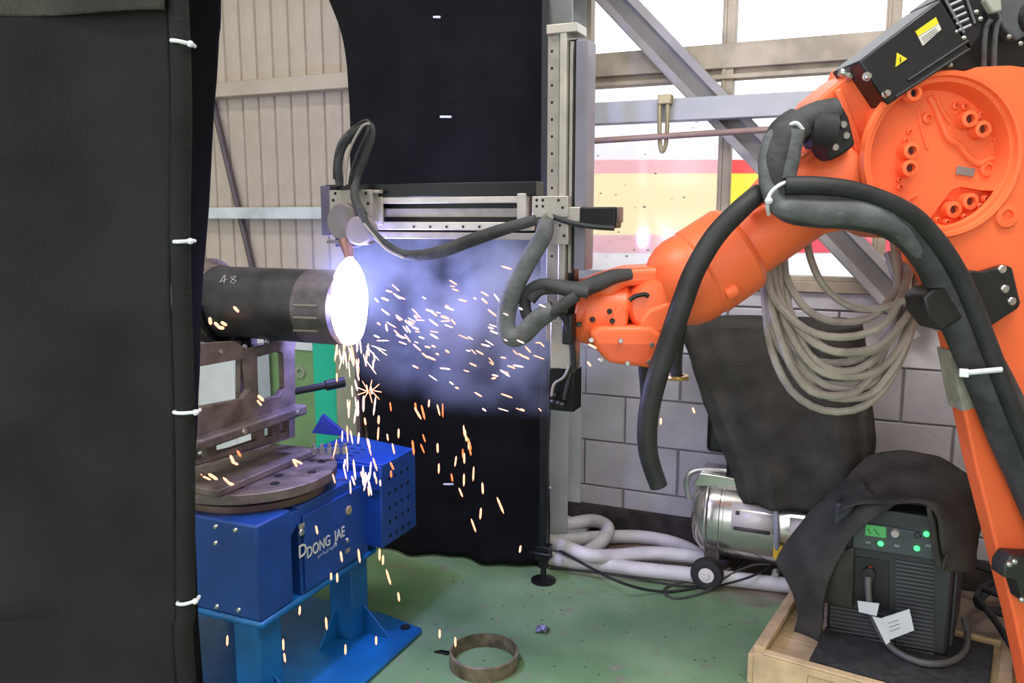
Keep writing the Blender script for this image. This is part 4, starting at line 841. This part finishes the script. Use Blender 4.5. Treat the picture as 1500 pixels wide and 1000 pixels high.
cbox('side_board', -.018, 0, -.018, CD+.018, .0, .10, WOOD); cbox('side_board', CW, CW+.018, -.018, CD+.018, .0, .10, WOOD2)
cbox('side_batten', -.006, .03, .0, CD, .10, .125, WOOD); cbox('side_batten', CW-.03, CW+.006, .0, CD, .10, .125, WOOD2)
cbox('front_batten', .03, CW-.03, -.018, .014, .108, .116, WOOD)
stp = cpt(.2, -.0185, .05); MB().tube([cpt(.17, -.019, .04), cpt(.17, -.019, .085), cpt(.27, -.019, .085), cpt(.27, -.019, .04)], .0015, 4, closed=True).build('stencil_mark', mat('stencil_ink', (150, 120, 90), .8), cr)
for k in range(4): cpt(.18+.02*k, 0, 0)
cbox('foam_mat', .16, CW-.05, .035, .45, .085, .11, mat('dark_foam', (48, 48, 48), .95, 0, .3, 30, .6, 90), None, .004); o = bpy.data.objects['foam_mat']; tag(o, 'dark foam mat lying in the crate under the welding machine', 'mat')
wl = flo(1206, 925, .11); wr_ = flo(1388, 956, .11)
WO = CO+ex*((wl-CO).dot(ex))+ey*max(.05, ((wl-CO).dot(ey)+(wr_-CO).dot(ey))/2); WWd = (wr_-wl).dot(ex); WD, WH = .33, .445
wd = thing('welding_power_source', tuple(WO+ZZ*.11), 'black welding machine with glowing green display under a dark cloth', 'welder')
def wpt(u, v, z): return WO+ex*u+ey*v+ZZ*(z+.11)
def wbox(name, u0, u1, v0, v1, z0, z1, m, parent=None, bevel=.004):
    return MB().box(wpt((u0+u1)/2, (v0+v1)/2, (z0+z1)/2), (u1-u0, v1-v0, z1-z0), CM).build(name, m, parent or wd, bevel=bevel)
CASE = mat('charcoal_case', (44, 46, 48), .5, 0, .1, 10)
wbox('case', .0, WWd, 0, WD, 0, WH, CASE, bevel=.012)
def wf(px, py, d=0.): return pln(px, py, WO+ey*d, ey)
def fpoly(name, poly, d0, d1, m, parent=None, bevel=.002): return MB().prism([wf(x, y, d0) for x, y in poly], ey*(d1-d0)).build(name, m, parent or wd, bevel=bevel)
cp = fpoly('control_panel', [(1250, 762), (1374, 784), (1376, 822), (1248, 802)], -.014, .01, mat('panel_grey', (62, 70, 72), .45), bevel=.004)
fpoly('upper_bezel', [(1262, 742), (1370, 758), (1374, 784), (1258, 764)], -.008, .01, CASE)
fpoly('display', [(1268, 768), (1298, 772), (1298, 788), (1267, 784)], -.0165, -.012, LCD, cp, .001)
MB().tube([wf(1271, 774, -.017), wf(1276, 782, -.017)], .0012, 5).tube([wf(1280, 774, -.017), wf(1288, 784, -.017)], .0012, 5).build('display_reading', DARKH, cp)
MB().lathe(wf(1312, 780, -.014), -ey, [(0, .016), (.011, .016), (.013, .012), (.014, 0)], 20).build('knob', mat('pale_knob', (176, 170, 160), .4), cp)
for x, y in ((1357, 782), (1290, 796), (1343, 803)): MB().lathe(wf(x, y, -.0145), -ey, [(0, .006), (.007, .005), (.009, 0)], 14).build('led', LED, cp)
MB().lathe(wf(1344, 784, -.0145), -ey, [(.006, .003), (.010, .003), (.011, 0)], 16).build('socket', BLACK, cp)
for x, y in ((1272, 794), (1314, 799), (1360, 799)): MB().box(wf(x, y, -.0155), (.016, .004, .008), CM).build('key', mat('key_grey', (130, 132, 130), .5), cp, bevel=.001)
fpoly('socket_recess', [(1250, 814), (1302, 822), (1302, 894), (1250, 884)], -.004, .01, BLACK)
sk = fpoly('socket_ring', [(1262, 838), (1268, 832), (1277, 833), (1282, 840), (1281, 852), (1275, 857), (1266, 855), (1262, 848)], -.02, .0, RUBBER)
MB().ball(wf(1275, 831, -.008), .005, 8).build('red_lamp', mat('red_plastic', (190, 50, 40), .4), wd)
for k in range(24):
    y0 = 820+k*5.8
    MB().prism([wf(1312, y0, -.007), wf(1368, y0+9, -.007), wf(1368, y0+11.4, -.007), wf(1312, y0+2.4, -.007)], ey*.012).build('louvre', mat('louvre_grey', (74, 76, 76), .45), wd)
for k in range(8):
    y0 = 893+k*5.6
    MB().prism([wf(1216, y0-6, -.007), wf(1310, y0+9, -.007), wf(1310, y0+11, -.007), wf(1216, y0-4, -.007)], ey*.012).build('louvre', mat('louvre_grey', (74, 76, 76)), wd)
wbox('side_panel', WWd, WWd+.012, .02, WD-.02, .03, WH-.02, CASE)
wbox('grip', .06, WWd-.06, .10, .24, WH, WH+.03, BLACK)
# lead with tag
ld = MB().tube(spline([wf(1272, 845, -.022), wf(1272, 866, -.04), wf(1276, 895, -.05), wf(1288, 925, -.05), flo(1312, 953, .125), flo(1350, 970, .124), flo(1388, 970, .124), flo(1412, 955, .124), flo(1417, 930, .125), flo(1412, 905, .16)], 7), .0105, 10).build('welding_lead', mat('grey_lead', (88, 86, 84), .5), base=wf(1272, 845, -.022)); tag(ld, 'grey lead plugged into the welding machine and curving along its front', 'cable')
tg = thing('paper_tag', tuple(wf(1300, 920, -.08)), 'white paper tag tied to the lead in front of the welding machine', 'tag')
tgp = [wf(1292, 905, -.075), wf(1332, 892, -.085), wf(1339, 923, -.085), wf(1300, 938, -.075)]
nn = (tgp[1]-tgp[0]).cross(tgp[3]-tgp[0]).normalized()
MB().prism(tgp, ey*.004).build('card', mat('tag_white', (214, 216, 216), .5, 0, .02), tg)
for k in range(3): MB().tube([tgp[0].lerp(tgp[3], .3+.18*k).lerp(tgp[1].lerp(tgp[2], .3+.18*k), .18)-ey*.001, tgp[0].lerp(tgp[3], .3+.18*k).lerp(tgp[1].lerp(tgp[2], .3+.18*k), .55)-ey*.001], .0009, 4).build('card_print', mat('grey_print', (120, 118, 116)), tg)
MB().prism([wf(1256, 880, -.06), wf(1288, 884, -.07), wf(1284, 902, -.07), wf(1258, 896, -.06)], ey*.004).build('folded_card', mat('tag_white', (214, 216, 216)), tg)
MB().prism([wf(1278, 903, -.078), wf(1292, 906, -.076), wf(1304, 940, -.076), wf(1298, 944, -.078)], ey*.004).build('folded_card', mat('tag_white', (214, 216, 216)), tg)
# cloth over the welder
def wq_(px, py, d): return wf(px, py, d)
ctrl = [
 [wq_(1268, 668, .30), wq_(1310, 660, .32), wq_(1350, 664, .32), wq_(1395, 680, .30), wq_(1432, 712, .26), wq_(1440, 760, .22)],
 [wq_(1245, 694, .20), wq_(1295, 690, .20), wq_(1340, 692, .20), wq_(1388, 706, .18), wq_(1424, 740, .15), wq_(1432, 800, .14)],
 [wq_(1236, 722, .08), wq_(1285, 716, .08), wq_(1330, 722, .08), wq_(1378, 732, .06), wq_(1410, 770, .05), wq_(1427, 836, .06)],
 [wq_(1232, 740, -.01), wq_(1270, 732, -.02), wq_(1318, 732, -.03), wq_(1372, 738, -.03), wq_(1392, 790, -.03), wq_(1416, 838, .02)],
 [wq_(1228, 752, -.03), wq_(1256, 740, -.035), wq_(1312, 738, -.04), wq_(1364, 744, -.045), wq_(1380, 810, -.045), wq_(1384, 834, -.03)],
]
wc = thing('cloth_cover', tuple(wq_(1320, 700, .2)), 'dark charcoal cloth draped over the welding machine, hanging off its left side', 'cloth')
sheet('top_drape', ctrl, CLOTHG, 8, 7, .007, 14, .004, wc)
ctrl = [
 [wq_(1250, 690, .24), wq_(1262, 700, .14), wq_(1275, 722, .02), wq_(1300, 734, -.03), wq_(1330, 728, -.03)],
 [wq_(1210, 728, .20), wq_(1226, 738, .10), wq_(1246, 752, -.01), wq_(1272, 756, -.045), wq_(1296, 748, -.05)],
 [wq_(1178, 760, .14), wq_(1200, 772, .05), wq_(1222, 784, -.03), wq_(1240, 790, -.055), wq_(1262, 772, -.055)],
 [wq_(1140, 815, .06), wq_(1170, 822, .0), wq_(1196, 832, -.05), wq_(1216, 830, -.065), wq_(1240, 800, -.06)],
 [wq_(1152, 850, .0), wq_(1172, 866, -.03), wq_(1196, 880, -.06), wq_(1206, 870, -.07), wq_(1218, 828, -.06)],
 [wq_(1168, 900, -.03), wq_(1178, 915, -.04), wq_(1196, 920, -.06), wq_(1204, 900, -.07), wq_(1210, 850, -.062)],
 [wq_(1158, 938, -.035), wq_(1174, 958, -.05), wq_(1188, 976, -.06), wq_(1197, 962, -.06), wq_(1208, 890, -.06)],
]
sheet('side_drape', ctrl, CLOTHG, 8, 7, .006, 14, .004, wc)
ctrl = [[wq_(1214, 808, -.01), wq_(1232, 806, -.02), wq_(1250, 800, -.012)], [wq_(1206, 850, -.02), wq_(1228, 850, -.03), wq_(1250, 850, -.015)], [wq_(1204, 880, -.02), wq_(1226, 886, -.03), wq_(1249, 892, -.015)]]
sheet('inner_fold', ctrl, CLOTHG, 6, 6, .004, 14, .004, wc)
MB().tube(spline([wq_(1360, 742, -.05), wq_(1366, 775, -.055), wq_(1372, 812, -.055), wq_(1379, 832, -.045), wq_(1388, 810, -.05)], 6), [.006, .010, .010, .009, .005], 10).build('hem_roll', CLOTHG, wc)
# behind and right: cables on the floor by the arm
bb = thing('cable_bundle', tuple(flo(1455, 880, 0)), 'tangle of thick black cables on the floor right of the crate', 'cable')
for i, L_ in enumerate(([(1500, 842), (1468, 846), (1440, 860), (1430, 880), (1445, 892), (1480, 890), (1510, 880)], [(1510, 858), (1470, 858), (1442, 872), (1440, 888), (1470, 900), (1510, 915)], [(1420, 826), (1450, 835), (1480, 842), (1520, 850)], [(1430, 876), (1455, 905), (1478, 940), (1496, 965)], [(1440, 862), (1468, 872), (1500, 872)])):
    MB().tube(spline([flo(x, y, .14+.012*i) for x, y in L_], 7), .0115, 8).build('cable', RUBBER, bb)
for i, L_ in enumerate(([(1322, 664), (1352, 668), (1384, 682), (1408, 700), (1440, 730)], [(1336, 676), (1366, 680), (1398, 690), (1430, 716)])):
    o = MB().tube(spline([wf(x, y, .36) for x, y in L_], 6), .009, 8).build('supply_cable', RUBBER); tag(o, ('upper' if i == 0 else 'lower')+' black cable showing behind the top of the cloth on the welding machine', 'cable')
# ------------------------------------------------------------------ on the floor
rg = flo(709, 972, 0); RR = (flo(760, 972)-flo(659, 972)).length/2
o = MB().lathe(rg, ZZ, [(RR, 0), (RR, .048), (RR-.008, .05), (RR-.008, 0), (RR, 0)], 64).build('steel_ring', RINGM); tag(o, 'flat rusty steel ring lying on the green floor', 'ring')
q = flo(794, 925); mb = MB()
cr_ = [[q+V((.014*i-.02, .015*j-.02, .003+.05*abs(noise.noise(V((i*1.3, j*1.7, 2)))))) for i in range(4)] for j in range(4)]
o = mb.grid(cr_).build('crumpled_foil', mat('blue_grey_foil', (120, 120, 150), .4, .3), solid=.002); tag(o, 'crumpled bluish scrap on the floor right of the steel ring', 'scrap')
q = flo(649, 956); o = MB().prism([q+V((-.03, -.012, .001)), q+V((.02, -.01, .001)), q+V((.035, .012, .001)), q+V((-.01, .006, .001))], V((.0, 0, .006))).build('metal_scrap', BLACKM, bevel=.001); tag(o, 'flat dark metal offcut on the floor left of the steel ring', 'scrap')
gr = MB()
for _ in range(70):
    q = flo(random.uniform(600, 1090), random.uniform(850, 995)); gr.ball(q+ZZ*.002, random.uniform(.001, .0035), 6, (1.4, 1, .6))
o = gr.build('floor_grit', mat('grit', (90, 84, 80), .8)); tag(o, 'grit and cold spatter scattered over the green floor', 'grit', kind='stuff')
# ------------------------------------------------------------------ sparks
sm = {}
for k, g_ in GLOW.items():
    o = MB().tube([(0, 0, -.5), (0, 0, -.3), (0, 0, .3), (0, 0, .5)], [.15, .5, .5, .12], 6).build('spark', g_, base=(0, 0, 0)); sm[k] = o; COL.objects.unlink(o)
SL = {'fall': ('glowing spark falling below the arc flame', 'sparks falling below the arc'), 'fan': ('glowing spark flying right through the blue smoke', 'sparks flying right through the smoke'), 'drift': ('orange spark dropping in front of the black rear curtain', 'sparks dropping before the rear curtain'), 'low': ('lone spark far from the arc, near the positioner, floor or robot', 'stray sparks far from the arc'), 'pipe': ('hot spatter glowing under the left end of the pipe', 'spatter on the pipe'), 'plate': ('hot spatter glowing on the steel turntable or fixture', 'spatter on the turntable'), 'star': ('thin spark of the small starburst below the arc', 'starburst sparks')}
def spark(px, py, Y, ang, L_, wd_, kind, w='fall'):
    o = sm[kind].copy(); COL.objects.link(o); p = py_(px, py, Y); s_ = (p-C0).dot(FW)/FPX
    o.location = p; o.scale = (wd_*.62*s_, wd_*.62*s_, L_*1.15*s_)
    d = V((math.sin(ang), random.uniform(-.25, .25), -math.cos(ang))); o.rotation_mode = 'QUATERNION'; o.rotation_quaternion = d.to_track_quat('Z', 'Y')
    tag(o, SL[w][0], 'spark', SL[w][1])
R_ = random.uniform
for _ in range(62):
    x = random.gauss(516, 15); y = 505+215*R_(0, 1)**1.3; spark(x+(y-505)*R_(-.02, .14), y, R_(1.9, 2.1), R_(-.15, .25), R_(9, 26), R_(3, 5), random.choice(('hot', 'hot', 'warm')))
for _ in range(118):
    u = R_(0, 1)**.8; x = 545+250*u; a = random.gauss(.22+.25*u*0, .2); y = 440+ (x-515)*math.tan(a)+R_(-25, 45); y = min(max(y, 392), 600)
    spark(x, y, R_(1.95, 2.1) if x < 780 else 2.0, math.radians(random.gauss(66, 12)), R_(5, 16), R_(2.2, 4.6), random.choice(('hot', 'warm', 'warm')), 'fan')
for _ in range(32):
    x = R_(545, 700); y = 570+(x-545)*.2+R_(0, 200)*R_(.2, 1); spark(x, y, R_(1.9, 2.1), R_(-.1, .5), R_(9, 20), R_(3.5, 5.5), random.choice(('warm', 'ember')), 'drift')
for x, y, a, l in ((733, 740, .3, 24), (704, 752, -.1, 16), (762, 804, -.15, 10), (569, 845, .2, 22), (584, 874, 0, 14), (478, 913, 0, 18), (506, 951, 0, 14), (551, 938, 0, 12), (415, 944, 0, 16), (417, 963, 0, 14), (333, 938, 0, 14), (644, 928, 0, 12), (667, 940, 0, 14), (556, 812, 0, 16), (561, 820, 0, 13), (526, 814, 0, 20), (500, 815, 0, 16), (494, 846, 0, 13), (485, 844, 0, 10), (439, 894, 0, 12), (707, 715, .1, 15), (680, 671, .1, 14), (641, 656, 0, 13), (464, 776, 0, 13), (299, 778, .4, 12), (297, 700, .2, 12), (1016, 601, .4, 8), (968, 617, 0, 9), (868, 507, 1.1, 12), (863, 533, .8, 8)):
    spark(x, y, R_(1.75, 1.85) if x < 650 and y < 790 else (1.62 if y > 800 and x < 700 else 2.0), a, l, 5, 'warm', 'low')
for x, y in ((308, 470), (318, 476), (328, 474), (324, 480), (346, 453)):
    spark(x, y, PY-PR-.03, R_(0, 1.5), 10, 8, 'warm', 'pipe')
for x, y in ((340, 672), (344, 678), (432, 678), (436, 676), (333, 705), (338, 708), (303, 700), (312, 698), (350, 664), (380, 590), (382, 583)):
    spark(x, y, 1.72 if y > 600 else 1.9, R_(0, 1.5), R_(8, 16), R_(5, 8), 'warm' if y != 664 else 'ember', 'plate')
for k in range(9):
    a = k/9*6.28; spark(541+math.cos(a)*12, 573+math.sin(a)*9, 1.95, math.atan2(math.cos(a), math.sin(a)), 16, 2.2, 'warm', 'star')
for k in range(16):
    a = math.radians(-20+k*14); x = 516+math.sin(a)*48*R_(.8, 1.1); y = 500+math.cos(a)*45*R_(.6, 1.1)
    if y > 490: spark(x, y, 1.9, a, R_(16, 30), 2.5, 'hot')
